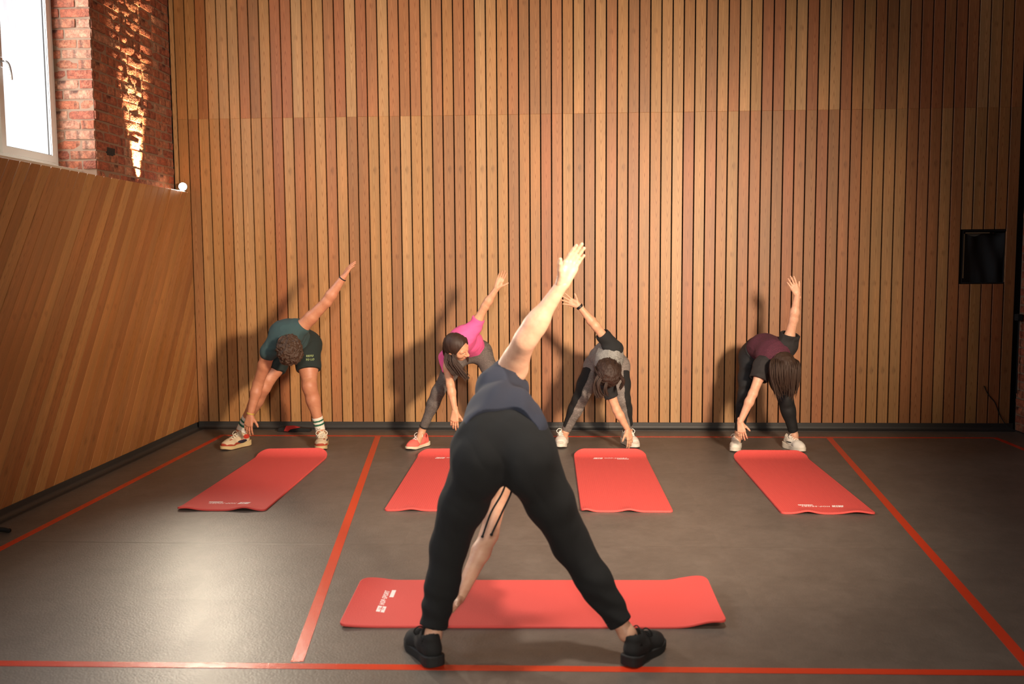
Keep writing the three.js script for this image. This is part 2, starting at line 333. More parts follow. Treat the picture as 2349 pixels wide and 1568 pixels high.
// photographic lamps outside the picture: a flood on a stand to the right of the camera and a soft one behind it
function standLamp(label, at, to, color, power, angle, penumbra, radius, r) {
  const t = thing('studio_lamp', label, 'lamp', [at[0], 0, at[2]]);
  const aim = V(to[0] - at[0], to[1] - at[1], to[2] - at[2]).normalize(), q = new THREE.Quaternion().setFromUnitVectors(V(0, 0, 1), aim);
  const hd = mesh('reflector', new THREE.LatheGeometry([[0, -0.16], [0.06, -0.155], [0.07, -0.06], [r + 0.012, 0.02], [r + 0.006, 0.022], [0.05, -0.05], [0, -0.05]].map(([x, y]) => new THREE.Vector2(x, y)), 32).rotateX(Math.PI / 2), M.blackMetal, t); hd.position.y = at[1]; hd.quaternion.copy(q);
  const ln = mesh('glowing_face', new THREE.CylinderGeometry(r, r, 0.006, 32).rotateX(Math.PI / 2).translate(0, 0, 0.012), std('#ffffff', 0.4, { emissive: color, emissiveIntensity: 3 }), t); ln.position.y = at[1]; ln.quaternion.copy(q);
  mesh('pole', new THREE.CylinderGeometry(0.014, 0.017, at[1] - 0.22, 12).translate(0, (at[1] - 0.1) / 2 + 0.05, 0), M.blackMetal, t);
  for (let k = 0; k < 3; k++) { const a = k * 2.094 + 0.4; mesh('leg', tube([[0, 0.45, 0], [Math.cos(a) * 0.3, 0.2, Math.sin(a) * 0.3], [Math.cos(a) * 0.5, 0.012, Math.sin(a) * 0.5]], 0.011, 10, 8), M.blackMetal, t); }
  const p = V(...at).addScaledVector(aim, 0.05);
  spot('studio_lamp_beam', p.toArray(), to, color, power, angle, penumbra, radius);
}
standLamp('large round studio lamp on a black stand right of the camera', [2.08, 2.3, 7.1], [-0.6, 1.15, 0], WARM, POWER.key, 0.625, 1.0, 13, 0.18);
standLamp('smaller round studio lamp on a black stand straight behind the camera', [0.15, 2.25, 10.2], [-1.7, 0.8, 0], SOFTWARM, POWER.fill, 0.5, 1.0, 9, 0.2);
{
  const at = [0.35, 4.86, 5.3], t = thing('ceiling_lamp', 'round ceiling downlight above the front mat', 'lamp', at);
  mesh('housing', new THREE.LatheGeometry([[0, 0.13], [0.12, 0.13], [0.17, 0.02], [0.17, -0.02], [0.16, -0.02], [0.155, 0.01], [0, 0.012]].map(([x, y]) => new THREE.Vector2(x, y)), 32), M.blackMetal, t);
  mesh('glowing_face', new THREE.CylinderGeometry(0.154, 0.154, 0.006, 32), std('#ffffff', 0.4, { emissive: SOFTWARM, emissiveIntensity: 3 }), t);
  spot('ceiling_lamp_beam', [at[0], at[1] - 0.03, at[2]], [-0.2, 0, 3.9], SOFTWARM, POWER.top, 0.62, 1.0, 9);
}

// ---------------------------------------------------------------- exercise mats
const ML = 1.72, MW = 0.588;
function matTexture(seedv) {
  const c = document.createElement('canvas'); c.width = 2048; c.height = 700; const g = c.getContext('2d');
  g.fillStyle = '#cd4b45'; g.fillRect(0, 0, 2048, 700);
  // print, reading along the width near the head end (u = 1): drawn turned by 90 degrees
  g.save(); g.translate(2048 - 190, 350); g.rotate(Math.PI / 2); g.fillStyle = '#efe6e2';
  g.beginPath(); g.moveTo(-170, 22); g.lineTo(-155, -26); g.lineTo(-72, -26); g.lineTo(-84, 22); g.closePath(); g.fill();
  g.fillStyle = '#cd4b45'; g.font = 'italic bold 44px sans-serif'; g.fillText('H', -134, 14); g.fillRect(-160, -4, 24, 6); g.fillRect(-100, -4, 18, 6);
  g.fillStyle = '#efe6e2'; g.font = 'italic bold 40px sans-serif'; g.fillText('HOP-SPORT', -64, 4, 235);
  g.fillRect(60, 14, 112, 24);
  g.restore();
  const t = new THREE.CanvasTexture(c); t.colorSpace = THREE.SRGBColorSpace; t.magFilter = THREE.LinearFilter; return t;
}
const matMap = matTexture();
const matBump = dataTexture(256, 256, (u, v, x, y) => { const l = 0.5 + 0.35 * noise3(u * 60, v * 60, 1) + 0.2 * (hash3(x, y, 8) - 0.5); return [l, l, l]; }, false); matBump.repeat.set(12, 4);
const matMat = std('#ffffff', 0.72, { map: matMap, bumpMap: matBump, bumpScale: 0.0006 });
// lift(u, v): height of the sheet above the floor; u along the length, v across, both 0..1
function matGeometry(ribAmp, lift, corner) {
  const ribs = 44, nv = ribs * 4, nu = 72, T = 0.011, pos = [], uv = [], idx = [];
  const us = Array.from({ length: nu + 1 }, (_, i) => { const t = i / nu; return 0.5 - 0.5 * Math.cos(Math.PI * t) * (0.55 + 0.45 * Math.abs(Math.cos(Math.PI * t))); });
  const at = (i, j, top) => {
    const v = j / nv, e = Math.min(v, 1 - v) * MW, u = us[i], cutOf = (r) => e < r ? r - Math.sqrt(Math.max(0, r * r - (r - e) * (r - e))) : 0, c0 = cutOf(corner(0, v > 0.5 ? 1 : 0)), c1 = cutOf(corner(1, v > 0.5 ? 1 : 0));
    const x = -ML / 2 + c0 + u * (ML - c0 - c1), uu = x / ML + 0.5, [h, dx] = lift(uu, v), rib = top ? ribAmp * Math.abs(Math.sin(Math.PI * v * ribs)) : 0;
    const edge = top && (j === 0 || j === nv || i === 0 || i === nu) ? -0.003 : 0;
    pos.push(x + dx, h + (top ? T + rib + edge : 0.0004), (v - 0.5) * MW); uv.push(uu, 1 - v);
  };
  for (const top of [true, false]) for (let i = 0; i <= nu; i++) for (let j = 0; j <= nv; j++) at(i, j, top);
  const S = nv + 1, N = (nu + 1) * S;
  for (let i = 0; i < nu; i++) for (let j = 0; j < nv; j++) { const a = i * S + j, b = a + 1, c = a + S, d = c + 1; idx.push(a, b, c, b, d, c, N + a, N + c, N + b, N + b, N + c, N + d); }
  const side = (a, b) => idx.push(a, N + a, b, b, N + a, N + b);
  for (let i = 0; i < nu; i++) { side(i * S + S, i * S); side(i * S + nv, i * S + S + nv); }
  for (let j = 0; j < nv; j++) { side(j, j + 1); side(nu * S + j + 1, nu * S + j); }
  const g = new THREE.BufferGeometry(); g.setAttribute('position', new THREE.Float32BufferAttribute(pos, 3)); g.setAttribute('uv', new THREE.Float32BufferAttribute(uv, 2)); g.setIndex(idx); g.computeVertexNormals();
  return g;
}
const curl = (u, h, w) => [h * Math.pow(clamp((u - (1 - w)) / w, 0, 1), 2.0), -0.45 * h * Math.pow(clamp((u - (1 - w)) / w, 0, 1), 3)];
// far / near wave profiles measured on each mat
function mat(label, x, z, turn, ribAmp, far, near, corner) {
  // far end of a mat lying away from the camera is u = farU
  const g = matGeometry(ribAmp, (u, v) => { const a = far(u, v), b = near(u, v); return [a[0] + b[0], a[1] + b[1]]; }, corner);
  const m = mesh('exercise_mat', g, matMat); m.position.set(x, 0.0005, z); m.rotation.y = turn;
  return tag(m, label, 'exercise mat', 'red exercise mats');
}
const bump = (v, c, w) => Math.exp(-((v - c) * (v - c)) / (w * w));
// logo end (u = 1) far from the camera: turn +90 degrees puts +u at -z
mat('ribbed red exercise mat partly hidden behind the bent instructor in front', -0.86, 2.06, Math.PI / 2 + 0.02, 0.0016, (u, v) => curl(u, 0.05 + 0.004 * v, 0.085), (u, v) => [u < 0.06 ? 0.012 * bump(v, 0.3, 0.1) * (1 - u / 0.06) : 0, 0], (end) => end ? 0.095 : 0.03);
mat('ribbed red exercise mat in front of the person with grey leggings and black side stripes', 0.415, 2.05, Math.PI / 2 + 0.012, 0.0016, (u, v) => curl(u, 0.055, 0.09), (u, v) => [u < 0.06 ? 0.014 * (bump(v, 0.52, 0.09) + bump(v, 0.06, 0.07)) * (1 - u / 0.06) : 0, 0], (end) => end ? 0.095 : 0.03);
// logo end towards the camera
mat('red exercise mat in front of the man in white striped socks', -2.205, 2.09, -Math.PI / 2 + 0.006, 0.0007, (u, v) => { const [h, d] = curl(1 - u, 0.05 + 0.012 * (1 - v), 0.09); return [h, -d]; }, (u, v) => [u > 0.94 ? 0.02 * (bump(v, 0.24, 0.12) + 0.8 * bump(v, 0.9, 0.14)) * (u - 0.94) / 0.06 : 0, 0], (end) => end ? 0.03 : 0.095);
mat('ribbed red exercise mat in front of the person in black leggings and maroon top', 1.69, 2.065, -Math.PI / 2 - 0.004, 0.0016, (u, v) => { const [h, d] = curl(1 - u, 0.05, 0.09); return [h, -d]; }, (u, v) => [u > 0.94 ? 0.016 * (bump(v, 0.2, 0.14) + bump(v, 0.72, 0.1)) * (u - 0.94) / 0.06 : 0, 0], (end) => end ? 0.03 : 0.095);
// front mat lies across: logo end to the left
mat('smooth red exercise mat lying crosswise beneath the instructor in black trousers', -0.125, 4.50, Math.PI + 0.03, 0.0001, (u, v) => { const [h, d] = curl(u, 0.045 * (0.2 + 0.8 * v), 0.11); return [h, d * 0.6]; }, (u, v) => { const w = 0.13, t = clamp((w - u) / w, 0, 1); return [0.07 * t * t * (0.3 + 0.7 * v) + 0.018 * bump(u, 0.05, 0.05) * bump(v, 0, 0.15), 0.02 * t * t]; }, (end, side) => side ? (end ? 0.14 : 0.17) : 0.03);

// ---------------------------------------------------------------- odds and ends
{
  const g = thing('folded_pouch', 'black pouch with a red flap lying on the floor behind the man', 'pouch', [-2.53, 0, 0.135]);
  const s = new THREE.Shape(); s.moveTo(-0.15, 0); s.quadraticCurveTo(-0.155, 0.032, -0.11, 0.034); s.lineTo(-0.02, 0.04); s.lineTo(0.08, 0.024); s.lineTo(0.15, 0.018); s.lineTo(0.152, 0.001); s.lineTo(-0.15, 0);
  mesh('body', new THREE.ExtrudeGeometry(s, { depth: 0.06, bevelEnabled: true, bevelThickness: 0.006, bevelSize: 0.005, bevelSegments: 3 }).translate(0, 0.0055, -0.03), std('#0d0c0c', 0.8), g);
  const f = new THREE.Shape(); f.moveTo(-0.09, 0); f.lineTo(-0.07, 0.046); f.lineTo(0.0, 0.05); f.lineTo(0.065, 0.036); f.lineTo(0.02, 0.026); f.lineTo(-0.03, 0.016); f.lineTo(-0.055, -0.004);
  tag(mesh('flap', new THREE.ExtrudeGeometry(f, { depth: 0.008, bevelEnabled: true, bevelThickness: 0.002, bevelSize: 0.002, bevelSegments: 2 }).rotateX(-0.2).translate(0, 0.0085, 0.036), std('#b3221c', 0.75), g), 'red flap');
}
{
  const t = thing('strap_handle', 'black loop handle on the floor at the left edge', 'handle', [-3.36, 0, 3.47]);
  mesh('loop', tube([[0.06, 0.012, -0.01], [0.045, 0.03, 0.02], [-0.02, 0.036, 0.045], [-0.09, 0.03, 0.05], [-0.15, 0.016, 0.04]], 0.012, 24, 8), M.black, t);
  mesh('grip', tube([[0.062, 0.013, -0.012], [0.0, 0.013, -0.03], [-0.08, 0.013, -0.02], [-0.15, 0.014, 0.02]], 0.0125, 20, 10), M.blackMetal, t);
}
{
  const c = mesh('cable', tube([[3.93, 0.42, 0.006], [3.97, 0.34, 0.006], [4.03, 0.27, 0.006], [4.09, 0.13, 0.01], [4.14, 0.04, 0.07], [4.19, 0.02, 0.16], [4.195, 0.01, 0.4], [4.19, 0.006, 0.8]], 0.004, 60, 6), M.black);
  tag(c, 'thin black cable running down the right end of the timber wall', 'cable');
  const j = thing('junction_box', 'small black junction box on the brick at the right edge', 'box', [4.185, 1.06, 0.07]);
  mesh('body', new RoundedBoxGeometry(0.05, 0.06, 0.07, 3, 0.008), M.black, j); mesh('conduit', tube([[0.005, -0.03, 0], [0.005, -0.3, 0], [0.008, -0.7, 0]], 0.006, 12, 8), M.black, j);
}

// ---------------------------------------------------------------- people: joints in metres
const J_MAN = { hipR: [-2.406, 0.885, 0.760], hipL: [-2.222, 0.883, 0.740], kneeR: [-2.547, 0.536, 0.970], kneeL: [-2.169, 0.532, 0.880], ankR: [-2.800, 0.140, 0.840], ankL: [-2.104, 0.134, 0.800], toeR: [-2.851, 0.007, 0.990], toeL: [-2.048, 0.005, 1.000], pelvis: [-2.309, 0.878, 0.760], waist: [-2.306, 0.975, 0.920], chest: [-2.301, 0.997, 1.100], neck: [-2.254, 0.948, 1.260], head: [-2.183, 0.883, 1.370], shR: [-2.420, 0.865, 1.180], elR: [-2.555, 0.581, 1.080], wrR: [-2.624, 0.323, 1.100], tipR: [-2.653, 0.139, 1.120], shL: [-2.158, 1.058, 1.140], elL: [-1.925, 1.277, 1.180], wrL: [-1.778, 1.474, 1.200], tipL: [-1.689, 1.616, 1.180] };
const J_W2 = { hipR: [-0.856, 0.801, 0.780], hipL: [-0.679, 0.814, 0.760], kneeR: [-1.039, 0.497, 0.950], kneeL: [-0.501, 0.466, 0.920], ankR: [-1.197, 0.140, 0.860], ankL: [-0.376, 0.139, 0.840], toeR: [-1.264, 0.008, 1.000], toeL: [-0.314, 0.012, 1.000], pelvis: [-0.754, 0.845, 0.770], waist: [-0.776, 0.915, 0.920], chest: [-0.822, 0.948, 1.080], neck: [-0.854, 0.942, 1.220], head: [-0.831, 0.916, 1.330], shR: [-0.941, 0.808, 1.140], elR: [-0.901, 0.593, 1.220], wrR: [-0.862, 0.379, 1.240], tipR: [-0.874, 0.214, 1.250], shL: [-0.715, 1.049, 1.120], elL: [-0.611, 1.236, 1.180], wrL: [-0.510, 1.386, 1.220], tipL: [-0.460, 1.506, 1.220] };
const J_W3 = { hipR: [0.304, 0.686, 0.720], hipL: [0.504, 0.686, 0.720], kneeR: [0.172, 0.427, 0.900], kneeL: [0.532, 0.424, 0.880], ankR: [0.046, 0.114, 0.740], ankL: [0.597, 0.128, 0.720], toeR: [0.011, 0.030, 0.970], toeL: [0.608, 0.032, 0.970], pelvis: [0.402, 0.732, 0.720], waist: [0.394, 0.798, 0.880], chest: [0.400, 0.778, 1.040], neck: [0.391, 0.730, 1.160], head: [0.392, 0.696, 1.270], shR: [0.441, 0.873, 1.080], elR: [0.294, 1.067, 1.160], wrR: [0.154, 1.237, 1.200], tipR: [0.024, 1.298, 1.200], shL: [0.380, 0.606, 1.100], elL: [0.471, 0.363, 1.080], wrL: [0.564, 0.194, 1.060], tipL: [0.598, 0.037, 1.050] };
const J_W4 = { hipR: [1.631, 0.758, 0.760], hipL: [1.815, 0.728, 0.760], kneeR: [1.551, 0.474, 0.960], kneeL: [1.888, 0.435, 0.940], ankR: [1.514, 0.126, 0.880], ankL: [1.981, 0.120, 0.880], toeR: [1.452, 0.017, 1.060], toeL: [1.984, 0.009, 1.050], pelvis: [1.701, 0.811, 0.770], waist: [1.709, 0.872, 0.900], chest: [1.747, 0.850, 1.050], neck: [1.786, 0.800, 1.160], head: [1.784, 0.747, 1.260], shR: [1.663, 0.739, 1.120], elR: [1.562, 0.516, 1.200], wrR: [1.460, 0.287, 1.220], tipR: [1.476, 0.176, 1.240], shL: [1.853, 0.881, 1.080], elL: [1.893, 1.114, 1.140], wrL: [1.907, 1.320, 1.180], tipL: [1.848, 1.443, 1.200] };
const J_INS = { hipL: [-0.322, 0.809, 5.120], hipR: [-0.120, 0.813, 5.120], kneeL: [-0.452, 0.453, 5.060], kneeR: [0.047, 0.452, 5.040], ankL: [-0.513, 0.101, 5.130], ankR: [0.266, 0.111, 5.100], toeL: [-0.622, -0.038, 4.880], toeR: [0.394, -0.004, 4.900], pelvis: [-0.224, 0.893, 5.100], waist: [-0.234, 0.962, 4.940], chest: [-0.255, 1.033, 4.740], neck: [-0.281, 0.980, 4.580], head: [-0.310, 0.900, 4.460], shL: [-0.215, 1.127, 4.700], elL: [-0.148, 1.268, 4.865], wrL: [0.009, 1.504, 4.900], tipL: [0.089, 1.675, 4.900], shR: [-0.249, 0.696, 4.560], elR: [-0.318, 0.385, 4.680], wrR: [-0.438, 0.156, 4.860], tipR: [-0.510, 0.114, 4.980] };

// ---------------------------------------------------------------- people: distance fields meshed with surface nets
const vv = (p) => p.isVector3 ? p.clone() : V(...p);
function smin(a, b, k) { const h = Math.max(k - Math.abs(a - b), 0) / k; return Math.min(a, b) - h * h * k * 0.25; }
// tapered capsule; with n and s it is flattened along n (a torso is deeper than round, s < 1)
function cap(a, b, ra, rb, o = {}) {
  a = vv(a); b = vv(b);
  const ba = b.clone().sub(a), L2 = Math.max(ba.lengthSq(), 1e-9), k = o.k ?? 0.03, s = o.s ?? 1, ax = ba.x, ay = ba.y, az = ba.z;
  let n = null;
  if (o.n && s !== 1) { n = vv(o.n); n.addScaledVector(ba, -n.dot(ba) / L2).normalize(); }
  const f = (x, y, z) => {
    let px = x - a.x, py = y - a.y, pz = z - a.z; const t = clamp((px * ax + py * ay + pz * az) / L2, 0, 1);
    px -= ax * t; py -= ay * t; pz -= az * t;
    const r = ra + (rb - ra) * t;
    if (n) { const c = (px * n.x + py * n.y + pz * n.z), e = c / s - c; px += n.x * e; py += n.y * e; pz += n.z * e; return (Math.sqrt(px * px + py * py + pz * pz) - r) * (s < 1 ? (0.5 + 0.5 * s) : 1); }
    return Math.sqrt(px * px + py * py + pz * pz) - r;
  };
  const R = Math.max(ra, rb) * Math.max(1, s) + k * 0.3;
  return { f, k, lo: [Math.min(a.x, b.x) - R, Math.min(a.y, b.y) - R, Math.min(a.z, b.z) - R], hi: [Math.max(a.x, b.x) + R, Math.max(a.y, b.y) + R, Math.max(a.z, b.z) + R] };
}
// ellipsoid with its own axes (columns X, Y, Z) and half sizes r
function ell(c, r, axes, o = {}) {
  c = vv(c); const [X, Y, Z] = axes || [V(1, 0, 0), V(0, 1, 0), V(0, 0, 1)], k = o.k ?? 0.02, R = Math.max(...r) + k * 0.3;
  const f = (x, y, z) => {
    const px = x - c.x, py = y - c.y, pz = z - c.z, u = (px * X.x + py * X.y + pz * X.z), v = (px * Y.x + py * Y.y + pz * Y.z), w = (px * Z.x + py * Z.y + pz * Z.z);
    const k0 = Math.hypot(u / r[0], v / r[1], w / r[2]), k1 = Math.hypot(u / (r[0] * r[0]), v / (r[1] * r[1]), w / (r[2] * r[2]));
    return k1 < 1e-9 ? -Math.min(...r) : k0 * (k0 - 1) / k1;
  };
  return { f, k, lo: [c.x - R, c.y - R, c.z - R], hi: [c.x + R, c.y + R, c.z + R] };
}
function field(prims, o = {}) {
  const n = prims.length, cuts = o.cuts || [], holes = o.holes || [], wob = o.wobble;
  return (x, y, z) => {
    let d = prims[0].f(x, y, z);
    for (let i = 1; i < n; i++) d = smin(d, prims[i].f(x, y, z), prims[i].k);
    if (wob && d < 0.05 && d > -0.05) d += wob(x, y, z);
    for (const c of holes) d = Math.max(d, -c.f(x, y, z));
    for (const c of cuts) d = Math.max(d, c(x, y, z));
    return d;
  };
}
const below = (p, n) => { p = vv(p); n = vv(n).normalize(); return (x, y, z) => (x - p.x) * n.x + (y - p.y) * n.y + (z - p.z) * n.z; };   // keeps the side that n points away from
function nets(f, lo, hi, h) {
  const nx = Math.ceil((hi[0] - lo[0]) / h) + 3, ny = Math.ceil((hi[1] - lo[1]) / h) + 3, nz = Math.ceil((hi[2] - lo[2]) / h) + 3, ox = lo[0] - h, oy = lo[1] - h, oz = lo[2] - h;
  const F = new Float32Array(nx * ny * nz), B = 6, sy = nx, sz = nx * ny, rad = B * h * 0.9;
  for (let k0 = 0; k0 < nz; k0 += B) for (let j0 = 0; j0 < ny; j0 += B) for (let i0 = 0; i0 < nx; i0 += B) {
    const k1 = Math.min(k0 + B, nz), j1 = Math.min(j0 + B, ny), i1 = Math.min(i0 + B, nx), c = f(ox + (i0 + B / 2 - 0.5) * h, oy + (j0 + B / 2 - 0.5) * h, oz + (k0 + B / 2 - 0.5) * h), far = Math.abs(c) > rad * 1.6 + 0.02;
    for (let k = k0; k < k1; k++) for (let j = j0; j < j1; j++) for (let i = i0; i < i1; i++) F[k * sz + j * sy + i] = far ? c : f(ox + i * h, oy + j * h, oz + k * h);
  }
  const id = new Int32Array(nx * ny * nz).fill(-1), pos = [], idx = [];
  const E = [[0, 1], [2, 3], [4, 5], [6, 7], [0, 2], [1, 3], [4, 6], [5, 7], [0, 4], [1, 5], [2, 6], [3, 7]];
  const v8 = new Float64Array(8);
  for (let k = 0; k < nz - 1; k++) for (let j = 0; j < ny - 1; j++) for (let i = 0; i < nx - 1; i++) {
    const b = k * sz + j * sy + i; let m = 0;
    for (let c = 0; c < 8; c++) { v8[c] = F[b + (c & 1) + ((c >> 1) & 1) * sy + ((c >> 2) & 1) * sz]; if (v8[c] < 0) m |= 1 << c; }
    if (m === 0 || m === 255) continue;
    let x = 0, y = 0, z = 0, n = 0;
    for (const [p, q] of E) if ((v8[p] < 0) !== (v8[q] < 0)) { const t = v8[p] / (v8[p] - v8[q]); x += lerp(p & 1, q & 1, t); y += lerp((p >> 1) & 1, (q >> 1) & 1, t); z += lerp((p >> 2) & 1, (q >> 2) & 1, t); n++; }
    id[b] = pos.length / 3; pos.push(ox + (i + x / n) * h, oy + (j + y / n) * h, oz + (k + z / n) * h);
  }
  const quad = (a, b, c, d, flip) => { if (a < 0 || b < 0 || c < 0 || d < 0) return; if (flip) idx.push(a, b, c, a, c, d); else idx.push(a, c, b, a, d, c); };
  for (let k = 1; k < nz - 1; k++) for (let j = 1; j < ny - 1; j++) for (let i = 1; i < nx - 1; i++) {
    const b = k * sz + j * sy + i, s = F[b] < 0;
    if (s !== (F[b + 1] < 0)) quad(id[b], id[b - sy], id[b - sy - sz], id[b - sz], s);
    if (s !== (F[b + sy] < 0)) quad(id[b], id[b - sz], id[b - sz - 1], id[b - 1], s);
    if (s !== (F[b + sz] < 0)) quad(id[b], id[b - 1], id[b - 1 - sy], id[b - sy], s);
  }
  const nrm = new Float32Array(pos.length), e = h * 0.6;
  for (let i = 0; i < pos.length; i += 3) {
    const x = pos[i], y = pos[i + 1], z = pos[i + 2], gx = f(x + e, y, z) - f(x - e, y, z), gy = f(x, y + e, z) - f(x, y - e, z), gz = f(x, y, z + e) - f(x, y, z - e), l = Math.hypot(gx, gy, gz) || 1;
    nrm[i] = gx / l; nrm[i + 1] = gy / l; nrm[i + 2] = gz / l;
  }
  const uv = new Float32Array(pos.length / 3 * 2); for (let i = 0; i < pos.length / 3; i++) { uv[2 * i] = (pos[3 * i] + pos[3 * i + 2] * 0.7) / 0.25; uv[2 * i + 1] = (pos[3 * i + 1] - pos[3 * i + 2] * 0.4) / 0.25; }
  const g = new THREE.BufferGeometry(); g.setAttribute('position', new THREE.Float32BufferAttribute(pos, 3)); g.setAttribute('normal', new THREE.BufferAttribute(nrm, 3)); g.setAttribute('uv', new THREE.BufferAttribute(uv, 2)); g.setIndex(idx);
  return g;
}
function solid(prims, h, o = {}) {
  const lo = [9, 9, 9], hi = [-9, -9, -9]; for (const p of prims) for (let k = 0; k < 3; k++) { lo[k] = Math.min(lo[k], p.lo[k]); hi[k] = Math.max(hi[k], p.hi[k]); }
  if (o.lo) for (let k = 0; k < 3; k++) { lo[k] = Math.max(lo[k], o.lo[k]); hi[k] = Math.min(hi[k], o.hi[k]); }
  return nets(field(prims, o), lo, hi, h);
}
const mixP = (a, b, t) => vv(a).lerp(vv(b), t);
const towards = (a, b) => vv(b).sub(vv(a)).normalize();
// a right-handed frame from a main direction and a hint
function frame(main, hint) { const Y = vv(main).normalize(), Z = vv(hint).addScaledVector(Y, -vv(hint).dot(Y)).normalize(), X = new THREE.Vector3().crossVectors(Y, Z); return [X, Y, Z]; }

// ---- hand: palm, four jointed fingers and a thumb. wrist -> tip gives direction and size, thumb = side of the thumb, curlTo = way the fingers bend
function hand(wrist, tip, thumb, curlTo, o = {}) {
  const d = towards(wrist, tip), L = o.size || vv(wrist).distanceTo(vv(tip)), w = L / 0.185, s = vv(thumb).addScaledVector(d, -vv(thumb).dot(d)).normalize();
  let n = new THREE.Vector3().crossVectors(d, s); if (n.dot(vv(curlTo)) < 0) n.negate();
  const at = (a, b, c) => vv(wrist).addScaledVector(d, a * L).addScaledVector(s, b * L).addScaledVector(n, c * L), P = [], spread = o.spread ?? 0.12, bend = o.bend ?? 0.22;
  const mcp = [[0.50, 0.155], [0.53, 0.05], [0.51, -0.055], [0.46, -0.15]], len = [0.42, 0.47, 0.43, 0.34], rad = [0.0092, 0.0094, 0.009, 0.0078];
  for (let i = 0; i < 4; i++) P.push(cap(at(0.02, mcp[i][1] * 0.45, 0), at(mcp[i][0] - 0.02, mcp[i][1], -0.01), 0.0165 * w, 0.0128 * w, { k: 0.012 * w }));
  P.push(cap(at(0.08, 0.08, 0.02), at(0.3, 0.13, 0.035), 0.016 * w, 0.013 * w, { k: 0.012 * w }), cap(at(0.08, -0.07, 0.02), at(0.36, -0.11, 0.02), 0.014 * w, 0.012 * w, { k: 0.012 * w }), cap(at(-0.16, 0, 0), at(0.06, 0, 0), 0.0235 * w * (o.wristScale || 1), 0.0225 * w, { k: 0.015 * w, n, s: 0.78 }));
  for (let i = 0; i < 4; i++) {
    let p = at(mcp[i][0] - 0.02, mcp[i][1], -0.005), a = 0.1 + bend * 0.4; const side = (1.5 - i) * spread; const seg = [0.45, 0.31, 0.24];
    for (let j = 0; j < 3; j++) {
      const dir = d.clone().multiplyScalar(Math.cos(a)).addScaledVector(n, Math.sin(a)).addScaledVector(s, side).normalize(), q = p.clone().addScaledVector(dir, len[i] * seg[j] * L * 1.05), r0 = rad[i] * w * (1 - 0.09 * j), r1 = rad[i] * w * (1 - 0.09 * (j + 1));
      P.push(cap(p, q, r0, r1, { k: 0.004 })); p = q; a += bend * (1 + 0.15 * i);
    }
  }
  const to = o.thumbOut ?? 0.75; let t0 = at(0.14, 0.13, 0.03), dir = d.clone().multiplyScalar(Math.cos(to)).addScaledVector(s, Math.sin(to)).addScaledVector(n, 0.25).normalize(), t1 = t0.clone().addScaledVector(dir, 0.2 * L);
  P.push(cap(t0, t1, 0.0145 * w, 0.011 * w, { k: 0.01 }));
  dir.addScaledVector(d, 0.25).normalize(); let t2 = t1.clone().addScaledVector(dir, 0.165 * L); P.push(cap(t1, t2, 0.0108 * w, 0.0098 * w, { k: 0.004 }));
  dir.addScaledVector(d, 0.15).normalize(); P.push(cap(t2, t2.clone().addScaledVector(dir, 0.1 * L), 0.0098 * w, 0.0078 * w, { k: 0.004 }));
  return solid(P, 0.0032 * Math.max(1, w * 0.9));
}
// ---- head with a face; c = centre of the skull, up = crown, face = where it looks; k scales
function head(c, up, face, neck, k = 1) {
  const [X, Y, Z] = frame(up, face), at = (a, b, d) => vv(c).addScaledVector(X, a * k).addScaledVector(Y, b * k).addScaledVector(Z, d * k), ax = [X, Y, Z], E = (a, b, d, r, kk = 0.02) => ell(at(a, b, d), r.map((q) => q * k), ax, { k: kk });
  const P = [E(0, 0.02, -0.012, [0.076, 0.088, 0.094]), E(0, -0.035, 0.022, [0.062, 0.08, 0.07], 0.04), E(0, -0.092, 0.052, [0.032, 0.026, 0.03], 0.035),           // skull, face, chin
    cap(at(0, 0.0, 0.09), at(0, -0.034, 0.112), 0.009 * k, 0.014 * k, { k: 0.018 }), E(0.014, -0.038, 0.1, [0.009, 0.008, 0.01], 0.01), E(-0.014, -0.038, 0.1, [0.009, 0.008, 0.01], 0.01),   // nose and its wings
    cap(at(-0.04, 0.018, 0.074), at(0.04, 0.018, 0.074), 0.012 * k, 0.012 * k, { k: 0.02 }),                                                              // brow
    cap(at(-0.018, -0.064, 0.087), at(0.018, -0.064, 0.087), 0.0065 * k, 0.0065 * k, { k: 0.01 }), cap(at(-0.014, -0.073, 0.085), at(0.014, -0.073, 0.085), 0.007 * k, 0.007 * k, { k: 0.008 }),   // lips
    E(0.04, -0.03, 0.06, [0.024, 0.022, 0.022], 0.025), E(-0.04, -0.03, 0.06, [0.024, 0.022, 0.022], 0.025),                                               // cheeks
    E(0.079, -0.018, -0.012, [0.009, 0.032, 0.019], 0.006), E(-0.079, -0.018, -0.012, [0.009, 0.032, 0.019], 0.006),                                       // ears
    cap(at(0, -0.06, -0.03), neck, 0.054 * k, 0.056 * k, { k: 0.03 })];
  const sockets = [0.032, -0.032].map((s) => E(s, 0.0, 0.09, [0.017, 0.011, 0.016]));
  const skull = P[0];
  return { geo: solid(P, 0.0042, { holes: sockets }), at, ax, eyes: [0.032, -0.032].map((s) => at(s, 0.0, 0.0705)), E, skull };
}
function addEyes(h, parent) {
  h.eyes.forEach((e, i) => { const g = new THREE.SphereGeometry(0.0125, 14, 10); g.translate(e.x, e.y, e.z); const eye = mesh('eye', g, std('#e8e2da', 0.3), parent); const z = h.ax[2], p = e.clone().addScaledVector(z, 0.0092), ir = new THREE.SphereGeometry(0.006, 10, 8); ir.translate(p.x, p.y, p.z); mesh('iris', ir, std('#2c1c12', 0.25), eye); });
}
